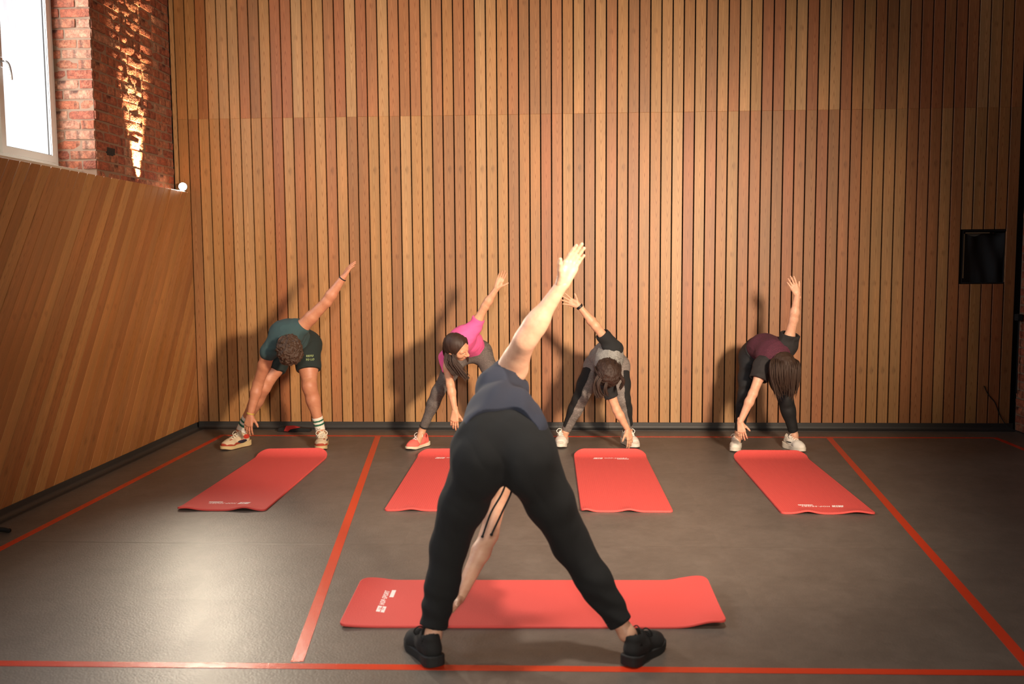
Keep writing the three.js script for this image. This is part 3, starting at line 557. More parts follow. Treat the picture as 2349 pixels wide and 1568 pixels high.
// ---- strands of hair: tubes through jittered points, thinning to the tip
function strands(paths, count, jitter, r) {
  const out = [];
  for (let i = 0; i < count; i++) {
    const p = paths[i % paths.length].map(vv), off = V(rr(-1, 1), rr(-1, 1), rr(-1, 1)), off2 = V(rr(-1, 1), rr(-1, 1), rr(-1, 1));
    const q = p.map((v, j) => v.clone().addScaledVector(off, jitter * (0.7 + 0.3 * j / p.length)).addScaledVector(off2, jitter * 0.8 * j / p.length));
    const curve = new THREE.CatmullRomCurve3(q), N = 9, R = 5, g = new THREE.TubeGeometry(curve, N, r, R), a = g.attributes.position, fr = rr(0.75, 1.2);
    for (let s = 0; s <= N; s++) { const c = curve.getPointAt(s / N), w = fr * (1 - 0.75 * Math.pow(s / N, 3)); for (let k = 0; k <= R; k++) { const id = s * (R + 1) + k; a.setXYZ(id, c.x + (a.getX(id) - c.x) * w, c.y + (a.getY(id) - c.y) * w, c.z + (a.getZ(id) - c.z) * w); } }
    out.push(g);
  }
  return merge(out);
}
// ---- a trainer on the floor: heel and toe points, ankle above; sizes in metres
function shoe(parent, heel, toe, o) {
  const a = V(heel[0], 0, heel[1]), b = V(toe[0], 0, toe[1]), L = a.distanceTo(b), Z = b.clone().sub(a).normalize(), X = new THREE.Vector3().crossVectors(V(0, 1, 0), Z), k = L / 0.28;
  const at = (x, y, z) => a.clone().addScaledVector(X, x * k).addScaledVector(Z, z * k).setY(y * k), H = o.sole ?? 0.032;
  const upperP = [cap(at(0, H + 0.025, 0.042), at(0, H + 0.03, 0.1), 0.035 * k, 0.037 * k), cap(at(0, H + 0.03, 0.1), at(0, H + 0.012, 0.2), 0.038 * k, 0.036 * k, { k: 0.03 }), cap(at(-0.01, H + 0.008, 0.2), at(-0.004, H + 0.004, 0.242), 0.038 * k, 0.033 * k, { k: 0.03 }), cap(at(0.014, H + 0.004, 0.2), at(0.01, H, 0.225), 0.034 * k, 0.032 * k, { k: 0.03 }),
    cap(at(0, H + 0.03, 0.045), at(0, H + (o.collar ?? 0.062), 0.05), 0.033 * k, 0.035 * k, { k: 0.02 }), cap(at(0, H + 0.04, 0.09), at(0, H + (o.collar ?? 0.062) - 0.006, 0.08), 0.033 * k, 0.034 * k, { k: 0.02 }),
    cap(at(0, H + 0.05, 0.12), at(0, H + (o.tongue ?? 0.085), 0.094), 0.022 * k, 0.018 * k, { k: 0.015, n: Z, s: 0.5 })];
  const ankle = vv(o.ankle), hole = cap(at(0, H + 0.045, 0.062), ankle.clone().setY(Math.max(ankle.y, 0.2)), 0.0345 * k, 0.042 * k);
  const up = mesh('shoe', solid(upperP, 0.0048, { cuts: [below(at(0, H - 0.004, 0), [0, -1, 0]), below(at(0, H + (o.collar ?? 0.062) + 0.03, 0), [0, 1, 0])], holes: [hole] }), o.upper, parent);
  if (o.label) up.userData.label = o.label;
  // sole: outline of a foot, extruded upwards
  const s = new THREE.Shape(), pts = [[0.0, -0.002], [0.03, 0.006], [0.04, 0.04], [0.036, 0.1], [0.044, 0.18], [0.046, 0.215], [0.036, 0.255], [0.012, 0.279], [-0.012, 0.28], [-0.036, 0.26], [-0.046, 0.215], [-0.044, 0.17], [-0.034, 0.11], [-0.04, 0.04], [-0.03, 0.006]];
  s.setFromPoints(new THREE.SplineCurve(pts.concat([pts[0]]).map(([x, z]) => new THREE.Vector2(x * k, z * k))).getPoints(60));
  const sg = new THREE.ExtrudeGeometry(s, { depth: H * k - 0.008, bevelEnabled: true, bevelThickness: 0.004, bevelSize: 0.004, bevelSegments: 2 }), p = sg.attributes.position;
  for (let i = 0; i < p.count; i++) { const x = p.getX(i), z = p.getY(i), y = p.getZ(i) + 0.0045, u = z / (0.28 * k); const spring = 0.014 * k * smooth(0.78, 1.0, u) * (1 - y / 0.05) + 0.006 * k * smooth(0.12, 0, u); const w = at(0, 0, 0).addScaledVector(X, x).addScaledVector(Z, z); p.setXYZ(i, w.x, Math.max(0.0006, y * (1 + 0.25 * smooth(0.5, 0.0, u)) + spring), w.z); }
  sg.computeVertexNormals(); mesh('sole', sg, o.soleMat, up);
  if (o.outsole) { const og = new THREE.ExtrudeGeometry(s, { depth: 0.003, bevelEnabled: true, bevelThickness: 0.002, bevelSize: 0.0052, bevelSegments: 1 }), op = og.attributes.position; for (let i = 0; i < op.count; i++) { const x = op.getX(i), z = op.getY(i), y = op.getZ(i) + 0.0022, u = z / (0.28 * k), spring = 0.012 * k * smooth(0.78, 1.0, u) + 0.005 * k * smooth(0.12, 0, u), w = at(0, 0, 0).addScaledVector(X, x).addScaledVector(Z, z); op.setXYZ(i, w.x, y + spring * 0.9, w.z); } og.computeVertexNormals(); mesh('outsole', og, o.outsole, up); }
  // laces and their bow
  const lg = [];
  for (let i = 0; i < 5; i++) { const z = 0.115 + i * 0.021, y = H + 0.078 - i * 0.0075, w = 0.022 + i * 0.0012; lg.push(tube([at(-w, y - 0.012, z), at(-w * 0.4, y, z + 0.004), at(w * 0.4, y, z + 0.008), at(w, y - 0.012, z + 0.012)], 0.0028 * k, 10, 6), tube([at(w, y - 0.012, z), at(w * 0.4, y + 0.001, z + 0.004), at(-w * 0.4, y + 0.001, z + 0.008), at(-w, y - 0.012, z + 0.012)], 0.0028 * k, 10, 6)); }
  for (const q of [-1, 1]) lg.push(tube([at(0, H + 0.085, 0.112), at(q * 0.022, H + 0.1, 0.118), at(q * 0.045, H + 0.082, 0.126), at(q * 0.036, H + 0.064, 0.13), at(q * 0.008, H + 0.082, 0.118)], 0.0027 * k, 18, 6), tube([at(0, H + 0.085, 0.112), at(q * 0.018, H + 0.078, 0.13), at(q * 0.032, H + 0.055, 0.145)], 0.0025 * k, 10, 6));
  mesh('lace', merge(lg), o.lace, up);
  if (o.patches) for (const [mat, list] of o.patches) for (const [x, y, z, rx, ry, rz] of list) mesh('overlay', solid([ell(at(x, H + y, z), [rx * k, ry * k, rz * k], [X, V(0, 1, 0), Z])], 0.004, { cuts: [(x, y, z) => field(upperP)(x, y, z) - 0.0016, below(at(0, H - 0.004, 0), [0, -1, 0])] }), mat, up);
  return up;
}
const hipN = (J) => new THREE.Vector3().crossVectors(vv(J.hipL).sub(vv(J.hipR)), vv(J.waist).sub(vv(J.pelvis))).normalize();
const chestN = (J) => new THREE.Vector3().crossVectors(vv(J.shL).sub(vv(J.shR)), vv(J.neck).sub(vv(J.waist))).normalize();
const upTo = (cut, y0) => (x, y, z) => Math.min(cut(x, y, z), y - y0);   // a cut that leaves everything below y0 alone
// drape flat lettering on a surface seen from the front
function drape(g, f, z0) { const p = g.attributes.position, b = p.array.reduce((m, v, i) => i % 3 === 2 ? Math.min(m, v) : m, 9); for (let i = 0; i < p.count; i++) { let z = z0; while (z > z0 - 0.4 && f(p.getX(i), p.getY(i), z) > 0) z -= 0.001; p.setZ(i, z + 0.0006 + p.getZ(i) - b); } g.computeVertexNormals(); return g; }
// ---- limbs and trunk of a body; r scales thickness
function bodyPrims(J, r, o = {}) {
  const P = [], q = r * (o.trunk || 0.9);
  P.push(cap(J.pelvis, J.waist, 0.12 * q, 0.103 * q, { n: hipN(J), s: 0.8, k: 0.05 }), cap(J.waist, J.chest, 0.103 * q, 0.118 * q, { n: chestN(J), s: 0.78, k: 0.05 }), cap(J.chest, J.neck, 0.1 * q, 0.05 * r, { n: chestN(J), s: 0.8, k: 0.05 }), cap(J.shR, J.shL, 0.053 * q, 0.053 * q, { k: 0.03 }), cap(J.hipR, J.hipL, 0.092 * q, 0.092 * q, { k: 0.05 }), cap(J.neck, J.head, 0.052 * r, 0.05 * r, { k: 0.04 }));
  for (const s of ['R', 'L']) P.push(...leg(J, s, r, o), ...arm(J, s, r * (o.armScale || 1)));
  return P;
}
function leg(J, s, r, o = {}) {
  const h = vv(J['hip' + s]), k = vv(J['knee' + s]), a = vv(J['ank' + s]), t = vv(J['toe' + s]), back = vv(o.back || [0, 0, -1]);
  return [cap(h, mixP(h, k, 0.55), 0.088 * r, 0.074 * r, { k: 0.04 }), cap(mixP(h, k, 0.55), k, 0.074 * r, 0.055 * r, { k: 0.03 }), cap(mixP(k, a, -0.04).addScaledVector(back, -0.012), mixP(k, a, 0.06).addScaledVector(back, -0.01), 0.048 * r, 0.045 * r, { k: 0.02 }), cap(k, mixP(k, a, 0.3), 0.052 * r, 0.05 * r, { k: 0.03 }), cap(mixP(k, a, 0.18).addScaledVector(back, 0.016), mixP(k, a, 0.42).addScaledVector(back, 0.014), 0.045 * r, 0.043 * r, { k: 0.03 }), cap(mixP(k, a, 0.3), a, 0.05 * r, 0.033 * r, { k: 0.03 }), cap(a, mixP(a, t, 0.4).setY(0.055), 0.034 * r, 0.028, { k: 0.02 })];
}
function arm(J, s, r) {
  const a = vv(J['sh' + s]), e = vv(J['el' + s]), w = vv(J['wr' + s]);
  return [cap(a, mixP(a, e, 0.4), 0.052 * r, 0.047 * r, { k: 0.035 }), cap(mixP(a, e, 0.4), e, 0.046 * r, 0.038 * r, { k: 0.02 }), cap(e, mixP(e, w, 0.28), 0.039 * r, 0.0405 * r, { k: 0.02 }), cap(mixP(e, w, 0.28), w, 0.04 * r, 0.0255 * r, { k: 0.02 })];
}
const skinBump = dataTexture(256, 256, (u, v, x, y) => { const l = 0.5 + 0.3 * noise3(u * 70, v * 70, 1) + 0.2 * (hash3(x, y, 4) - 0.5); return [l, l, l]; }, false);
const skinMap = dataTexture(256, 256, (u, v) => { const a = noise3(u * 9, v * 9, 3) * 0.04, b = noise3(u * 26, v * 26, 5) * 0.03; return [0.97 + a * 0.5 + b * 0.4, 0.95 + a + b, 0.94 + a + b]; });
const skin = (c) => std(c, 0.52, { map: skinMap, bumpMap: skinBump, bumpScale: 0.0004 });
const weave = dataTexture(256, 256, (u, v, x, y) => { const l = 0.5 + 0.25 * Math.sin(x * 1.57) * Math.sin(y * 1.57) + 0.25 * (hash3(x, y, 6) - 0.5); return [l, l, l]; }, false);
const melange = dataTexture(256, 256, (u, v, x, y) => { const l = 0.82 + 0.3 * (hash3(x, y >> 1, 6) - 0.5) + 0.12 * noise3(u * 60, v * 90, 2); return [l, l, l]; });
const cloth = (c, rough = 0.9, heather = false) => std(c, rough, { bumpMap: weave, bumpScale: 0.0006, ...(heather ? { map: melange } : {}) });
const folds = (amp, sx, sy, sz, s) => (x, y, z) => amp * (noise3(x * sx, y * sy, z * sz + s) * 0.7 + 1.3 * Math.abs(noise3(x * sx * 1.5 + 3, y * sy * 1.5, z * sz * 0.8 + s + 9)) - 0.4);
const grow = (prims, d) => prims.map((p) => ({ ...p, f: (x, y, z) => p.f(x, y, z) - d, lo: p.lo.map((v) => v - d), hi: p.hi.map((v) => v + d) }));
function person(label, at, J) { const t = thing('person', label, 'person', [0, 0, 0]); return t; }

const font = await new FontLoader().loadAsync('fonts/droid/droid_sans_bold.typeface.json');
function settle(t, x, z) { t.position.set(x, 0, z); for (const c of t.children) c.position.sub(V(x, 0, z)); return t; }
function band(name, J, s, t, r, w, mat, parent) { const a = vv(J['el' + s]), b = vv(J['wr' + s]), c = mixP(a, b, t), d = towards(a, b).multiplyScalar(w / 2); const g = solid([cap(c.clone().sub(d), c.clone().add(d), r, r)], 0.003, { cuts: [below(c.clone().add(d), d), below(c.clone().sub(d), d.clone().negate())] }); return mesh(name, g, mat, parent); }
// both legs of a pair of trousers with the seat; t = where the leg ends along the shank
function trousers(J, r, d, t, o = {}) {
  const P = [cap(J.pelvis, mixP(J.pelvis, J.waist, 0.75), (o.seat || 0.128) * r + d, (o.top || 0.118) * r + d, { n: hipN(J), s: 0.85, k: 0.05 }), cap(J.hipR, J.hipL, 0.094 * r + d, 0.094 * r + d, { k: 0.05 })];
  const cuts = [upTo(below(mixP(J.pelvis, J.waist, o.waist ?? 0.6), towards(J.pelvis, J.waist)), J.pelvis[1] - 0.2)];
  for (const s of ['R', 'L']) { P.push(...grow(leg(J, s, r, o).slice(0, 6), d)); const e = t > 1 ? mixP(J['knee' + s], J['ank' + s], t - 1) : mixP(J['hip' + s], J['knee' + s], t); cuts.push(below(e, t > 1 ? towards(J['knee' + s], J['ank' + s]) : towards(J['hip' + s], J['knee' + s]))); }
  return [P.concat(o.extra || []), cuts];
}
function top(J, r, d, o = {}) {
  const P = [cap(mixP(J.pelvis, J.waist, 0.2), J.waist, (o.hem || 0.125) * r + d, 0.112 * r + d, { n: hipN(J), s: 0.85, k: 0.05 }), cap(J.waist, J.chest, 0.11 * r + d, 0.128 * r + d, { n: chestN(J), s: 0.82, k: 0.05 }), cap(J.chest, J.neck, 0.108 * r + d, 0.066 * r + d, { n: chestN(J), s: 0.85, k: 0.05 }), cap(J.shR, J.shL, 0.055 * r + d, 0.055 * r + d, { k: 0.06 })];
  return P.concat(o.extra || []);
}
const neckCut = (J, t = 0.75) => below(mixP(J.chest, J.neck, t), towards(J.chest, J.neck));
const hemCut = (J, t) => below(mixP(J.pelvis, J.waist, t), towards(J.waist, J.pelvis));
const sleeveCut = (J, s, t) => below(mixP(J['sh' + s], J['el' + s], t), towards(J['sh' + s], J['el' + s]));
function skullHair(h, grow_, wob, slope = 0.6, lift = 0.03, extra = []) {
  const [X, Y, Z] = h.ax, n = Z.clone().multiplyScalar(0.8).addScaledVector(Y, -slope);
  return solid([h.E(0, 0.022, -0.014, [0.078 + grow_, 0.09 + grow_, 0.096 + grow_]), h.E(0, -0.035, -0.045, [0.064 + grow_, 0.06, 0.055 + grow_], 0.03), ...extra], 0.0042, { wobble: wob, cuts: [below(h.at(0, lift, 0.062), n)] });
}
const hairMat = (c) => std(c, 0.5, {});

// ================================================================ man in a sleeveless teal shirt
{
  const J = J_MAN, t = thing('person', 'man in sleeveless teal shirt, dark shorts and striped white socks, bending with one arm raised', 'person');
  const h = head(J.head, [0.2, -0.35, 0.92], [0.12, -0.9, -0.32], J.neck, 1.06), body = bodyPrims(J, 1.1, { armScale: 1.02 });
  const sk = skin('#bd8263');
  mesh('body', merge([solid(body, 0.0085, {}), h.geo, hand(J.wrR, J.tipR, [0.9, -0.2, 0.2], [0.2, 0, -1], { spread: 0.08 }), hand(J.wrL, J.tipL, [-0.4, 0.3, -0.8], [0.8, -0.3, 0.2], { spread: 0.05, bend: 0.12 })]), sk, t);
  addEyes(h, t);
  mesh('hair', skullHair(h, 0.017, (x, y, z) => 0.011 * noise3(x * 42, y * 42, z * 42) + 0.008 * noise3(x * 90, y * 90, z * 90) - 0.002, 0.35, 0.05), std('#3e2a1c', 0.7), t).userData.label = 'short curly brown hair';
  const [sp, sc] = trousers(J, 1.1, 0.022, 0.62, { waist: 0.72 }), shortsF = field(sp, { cuts: sc, wobble: folds(0.004, 9, 14, 9, 2) });
  mesh('shorts', solid(sp, 0.008, { cuts: sc, wobble: folds(0.004, 9, 14, 9, 2) }), cloth('#1b2624'), t);
  mesh('shirt', solid(top(J, 1.12, 0.013, { hem: 0.138 }), 0.0075, { cuts: [hemCut(J, 0.05), neckCut(J, 1.0), sleeveCut(J, 'R', 0.17), sleeveCut(J, 'L', 0.12)], wobble: folds(0.006, 10, 10, 16, 5) }), cloth('#31484a'), t);
  // printed words on the shorts
  const word = (txt, x, y, z, size) => { const g = new TextGeometry(txt, { font, size, depth: 0.0015, curveSegments: 3 }); g.translate(x, y, z); return drape(g, shortsF, 1.1); };
  mesh('lettering', merge([word('REFU', -2.188, 0.79, 0.8, 0.0165), word('TO LO', -2.188, 0.76, 0.8, 0.0165)]), std('#93a36b', 0.7), t);
  for (const s of ['R', 'L']) {
    const k = vv(J['knee' + s]), a = vv(J['ank' + s]), at = (q) => mixP(k, a, q), ring = (q0, q1, r0, r1, c) => solid([cap(at(q0), at(q1), r0, r1)], 0.005, { cuts: [below(at(q1), towards(k, a)), below(at(q0), towards(a, k))] });
    const sock = mesh('sock', merge([ring(0.69, 1.0, 0.0475, 0.042), solid([cap(at(0.97), vv(a).setY(0.09), 0.0415, 0.042)], 0.005)]), cloth('#d9d4c8'), t);
    for (const [q0, q1] of [[0.745, 0.79], [0.83, 0.875]]) mesh('stripe', ring(q0, q1, 0.0482, 0.0474), cloth('#1f5a45'), sock);
    if (s === 'L') { const g = new TextGeometry('OF', { font, size: 0.017, depth: 0.0015, curveSegments: 3 }); const c = at(0.95); g.rotateZ(0.1); g.translate(c.x - 0.014, c.y - 0.008, c.z + 0.042); mesh('sock_letters', g, std('#2a2a2a', 0.8), sock); }
  }
  const shoeOpts = { upper: cloth('#c8b294'), soleMat: std('#bfa778', 0.7), lace: cloth('#e6dcc6'), sole: 0.034, outsole: std('#5a3322', 0.8), label: 'cream and rust red trainer',
    patches: [[std('#9c3a22', 0.75), [[0.036, 0.004, 0.19, 0.016, 0.016, 0.075], [-0.038, 0.004, 0.19, 0.016, 0.016, 0.075], [0.0, 0.004, 0.258, 0.036, 0.022, 0.026], [0.022, 0.03, 0.2, 0.012, 0.02, 0.03], [-0.022, 0.03, 0.2, 0.012, 0.02, 0.03]]], [std('#1d1a2a', 0.7), [[0.04, 0.018, 0.1, 0.02, 0.016, 0.05], [-0.04, 0.018, 0.1, 0.02, 0.016, 0.05]]], [std('#b8351f', 0.7), [-1, 1].flatMap((q) => [0.085, 0.1, 0.115].map((z) => [q * 0.042, 0.024, z, 0.02, 0.017, 0.0042]))], [std('#b4321f', 0.75), [[0, 0.05, 0.02, 0.03, 0.03, 0.02], [0.036, 0.05, 0.055, 0.014, 0.02, 0.04], [-0.036, 0.05, 0.055, 0.014, 0.02, 0.04]]]] };
  shoe(t, [-2.745, 0.8], [-2.895, 1.06], { ...shoeOpts, ankle: J.ankR }); shoe(t, [-2.095, 0.745], [-2.045, 1.045], { ...shoeOpts, ankle: J.ankL });
  band('wristband', J, 'L', 0.97, 0.032, 0.01, std('#141414', 0.6), t).userData.label = 'thin black wristband';
  band('wristband', J, 'R', 0.97, 0.0325, 0.014, std('#b89a45', 0.6), t).userData.label = 'yellow wristband';
  settle(t, -2.42, 0.9);
}

// ================================================================ woman in a pink T-shirt
{
  const J = J_W2, t = thing('person', 'woman in bright pink T-shirt, grey leggings and coral trainers, bending with one arm raised', 'person');
  const h = head(J.head, [0.12, 0.72, 0.68], [0.88, -0.42, 0.28], J.neck, 0.97), sk = skin('#c99676');
  mesh('body', merge([solid(bodyPrims(J, 0.86, { armScale: 0.98 }), 0.008), h.geo, hand(J.wrR, J.tipR, [1, 0, 0.1], [0, 0, -1], { spread: 0.06 }), hand(J.wrL, J.tipL, [0.8, -0.6, 0], [0, 0, 1], { spread: 0.04, bend: 0.15, size: 0.155, thumbOut: 0.9 })]), sk, t);
  addEyes(h, t);
  mesh('lips', solid([cap(h.at(-0.014, -0.068, 0.094), h.at(0.014, -0.068, 0.094), 0.006, 0.006)], 0.0025), std('#9c4a44', 0.5), t);
  const L = h.at, fall = (a, b, c) => [L(a, b, c)];
  const capGeo = skullHair(h, 0.012, (x, y, z) => 0.0025 * noise3(x * 60, y * 25, z * 60), 0.3, 0.055);
  const paths = [];
  for (const [x, z] of [[0.06, 0.05], [0.075, 0.01], [0.08, -0.03], [0.07, -0.06], [0.05, -0.085], [0.02, -0.1], [-0.03, -0.1], [0.082, 0.03]]) paths.push([L(x * 0.4, 0.1, z * 0.4), L(x, 0.05, z), L(x * 1.12, -0.03, z * 1.05), L(x * 1.12, -0.1, z), L(x, -0.19, z + 0.03)]);
  // long locks sweep down past the cheek
  const w = (x, y, z) => V(x, y, z), H0 = vv(J.head);
  const locks = [[L(0.06, 0.07, 0.0), L(0.092, 0.0, 0.0), w(H0.x - 0.02, 0.83, H0.z + 0.06), w(H0.x + 0.03, 0.74, H0.z + 0.05), w(H0.x + 0.085, 0.665, H0.z + 0.03)], [L(0.07, 0.05, -0.03), L(0.093, -0.02, -0.03), w(H0.x - 0.05, 0.82, H0.z + 0.05), w(H0.x - 0.01, 0.74, H0.z + 0.04), w(H0.x + 0.04, 0.68, H0.z + 0.02)], [L(0.05, 0.06, -0.07), L(0.08, -0.02, -0.08), w(H0.x - 0.085, 0.82, H0.z + 0.03), w(H0.x - 0.06, 0.75, H0.z + 0.03), w(H0.x - 0.005, 0.69, H0.z + 0.02)]];
  mesh('hair', merge([capGeo, strands(paths, 90, 0.009, 0.0062), strands(locks, 120, 0.016, 0.0055)]), std('#2e1b10', 0.65), t).userData.label = 'long straight dark brown hair';
  const [sp, sc] = trousers(J, 0.88, 0.005, 1.88, { waist: 0.6 });
  mesh('leggings', solid(sp, 0.0075, { cuts: sc, wobble: folds(0.0018, 14, 30, 14, 3) }), cloth('#6f6661', 0.85, true), t);
  for (const s of ['R', 'L']) { const a = mixP(J['knee' + s], J['ank' + s], 0.87), d = towards(J['knee' + s], J['ank' + s]); mesh('cuff', solid([cap(a, a.clone().addScaledVector(d, 0.014), 0.0395, 0.039)], 0.004, { cuts: [below(a, d.clone().negate()), below(a.clone().addScaledVector(d, 0.013), d)] }), cloth('#161414'), t); }
  const sleeves = ['R', 'L'].map((s) => cap(J['sh' + s], mixP(J['sh' + s], J['el' + s], 0.62), 0.056, 0.052, { k: 0.035 }));
  mesh('shirt', solid([...top(J, 0.9, 0.01), ...sleeves], 0.0072, { cuts: [hemCut(J, 0.25), neckCut(J, 1.0), sleeveCut(J, 'R', 0.5), sleeveCut(J, 'L', 0.46)], wobble: folds(0.0055, 11, 12, 18, 7) }), cloth('#dd5a92'), t);
  const so = { upper: cloth('#e2665a'), soleMat: std('#cfc0a6', 0.6), lace: cloth('#e8dcd2'), sole: 0.028, outsole: std('#1a1616', 0.8), label: 'coral trainer' };
  shoe(t, [-1.162, 0.775], [-1.3, 1.015], { ...so, ankle: J.ankR }); shoe(t, [-0.385, 0.77], [-0.3, 1.03], { ...so, ankle: J.ankL });
  settle(t, -0.8, 0.9);
}

// ================================================================ woman in grey with black sleeves and side stripes
{
  const J = J_W3, t = thing('person', 'woman in grey top with black sleeves and grey leggings touching her white shoe', 'person');
  const h = head(J.head, [0.12, -0.5, 0.85], [0.3, -0.75, -0.5], J.neck, 1.0), sk = skin('#cb9a7c');
  mesh('body', merge([solid(bodyPrims(J, 0.92, { armScale: 0.97 }), 0.008), h.geo, hand(J.wrR, J.tipR, [0.45, 0.9, 0], [0, 0, 1], { spread: 0.2, bend: 0.1, size: 0.16, thumbOut: 0.95 }), hand(J.wrL, J.tipL, [-0.7, 0, 0.6], [0.4, 0, -1], { spread: 0.1, bend: 0.14 })]), sk, t);
  addEyes(h, t);
  const L = h.at, H0 = vv(J.head), w = (x, y, z) => V(H0.x + x, H0.y + y, H0.z + z);
  const cg = skullHair(h, 0.017, (x, y, z) => 0.004 * noise3(x * 50, y * 40, z * 50) + 0.003 * noise3(x * 110, y * 60, z * 110), 0.3, 0.05);
  const p = [], q = [];
  for (let i = 0; i < 12; i++) { const a = i / 12 * 6.283, x = 0.088 * Math.cos(a), z = 0.1 * Math.sin(a); p.push([L(x * 0.15, 0.118, z * 0.15), L(x * 0.75, 0.09, z * 0.75 - 0.01), L(x * 1.12, 0.02, z * 1.05 - 0.012), L(x * 1.14, -0.05, z * 0.9 - 0.02)]); }
  q.push([w(-0.07, 0.0, 0.07), w(-0.105, -0.05, 0.08), w(-0.115, -0.12, 0.07), w(-0.085, -0.19, 0.06)], [w(-0.06, -0.03, 0.09), w(-0.085, -0.08, 0.1), w(-0.07, -0.15, 0.08), w(-0.045, -0.18, 0.07)], [w(-0.02, -0.06, 0.1), w(-0.03, -0.11, 0.1), w(-0.02, -0.16, 0.08), w(-0.012, -0.17, 0.07)], [w(0.09, -0.01, 0.08), w(0.115, -0.05, 0.06), w(0.11, -0.09, 0.04), w(0.09, -0.12, 0.03)]);
  mesh('hair', merge([cg, strands(p, 130, 0.01, 0.006), strands(q, 80, 0.013, 0.0055)]), std('#2a180d', 0.7), t).userData.label = 'dark brown hair tied low, loose ends hanging';
  const [sp, sc] = trousers(J, 0.98, 0.006, 1.93, { waist: 0.75, seat: 0.14, top: 0.135 });
  mesh('leggings', solid(sp, 0.0075, { cuts: sc, wobble: folds(0.003, 12, 34, 12, 13) }), cloth('#8a807a', 0.9, true), t);
  for (const s of ['R', 'L']) {
    const out = V(s === 'R' ? -0.93 : 0.93, 0, 0.36), hp = vv(J['hip' + s]), kn = vv(J['knee' + s]), an = vv(J['ank' + s]);
    const outer = (x, y, z) => { const up = y > kn.y, t = up ? (y - kn.y) / (hp.y - kn.y) : (kn.y - y) / (kn.y - an.y), e = up ? hp : an, r = up ? lerp(0.056, 0.09, t) : lerp(0.056, 0.042, t); return 0.78 * r - ((x - lerp(kn.x, e.x, t)) * out.x + (z - lerp(kn.z, e.z, t)) * out.z); };
    mesh('side_stripe', solid(grow(leg(J, s, 0.98).slice(0, 6), 0.0105), 0.0042, { cuts: [below(mixP(kn, an, 0.82), towards(kn, an)), below(hp.clone().add(V(0, 0.05, 0)), [0, 1, 0]), outer] }), cloth('#121213'), t).userData.label = 'black side stripe';
  }
  mesh('shirt', solid(top(J, 1.0, 0.013, { hem: 0.15 }), 0.0072, { cuts: [hemCut(J, 0.05), neckCut(J, 1.25), sleeveCut(J, 'R', 0.25), sleeveCut(J, 'L', 0.25)], wobble: folds(0.006, 11, 11, 17, 17) }), cloth('#96948f', 0.9, true), t);
  for (const s of ['R', 'L']) { const a = vv(J['sh' + s]), e = vv(J['el' + s]), m = mixP(J.neck, J.chest, 0.35); mesh('sleeve', solid([cap(mixP(a, m, 0.75), a, 0.075, 0.076, { k: 0.03 }), cap(a, mixP(a, e, 0.85), 0.07, 0.055, { k: 0.04 })], 0.006, { cuts: [sleeveCut(J, s, s === 'R' ? 0.68 : 0.55)], wobble: folds(0.005, 14, 16, 14, 23), holes: [cap(mixP(a, e, 0.5), e, 0.047, 0.044)] }), cloth('#141516'), t).userData.label = 'black raglan sleeve'; }
  const so = { upper: cloth('#d2cabd', 0.8), soleMat: std('#c9c0b2', 0.6), lace: cloth('#e9e4da'), sole: 0.04, outsole: std('#3b302a', 0.8), label: 'chunky white trainer', patches: [[std('#b4aa9d', 0.85), [[0.042, 0.012, 0.15, 0.014, 0.012, 0.06], [-0.042, 0.012, 0.15, 0.014, 0.012, 0.06], [0, 0.01, 0.262, 0.03, 0.014, 0.016], [0, 0.04, 0.008, 0.02, 0.03, 0.014]]]] };
  shoe(t, [0.032, 0.625], [-0.002, 0.915], { ...so, ankle: J.ankR }); shoe(t, [0.565, 0.635], [0.648, 0.915], { ...so, ankle: J.ankL });
  band('wristband', J, 'R', 0.96, 0.029, 0.022, std('#141414', 0.5), t).userData.label = 'black fitness band';
  settle(t, 0.35, 0.8);
}

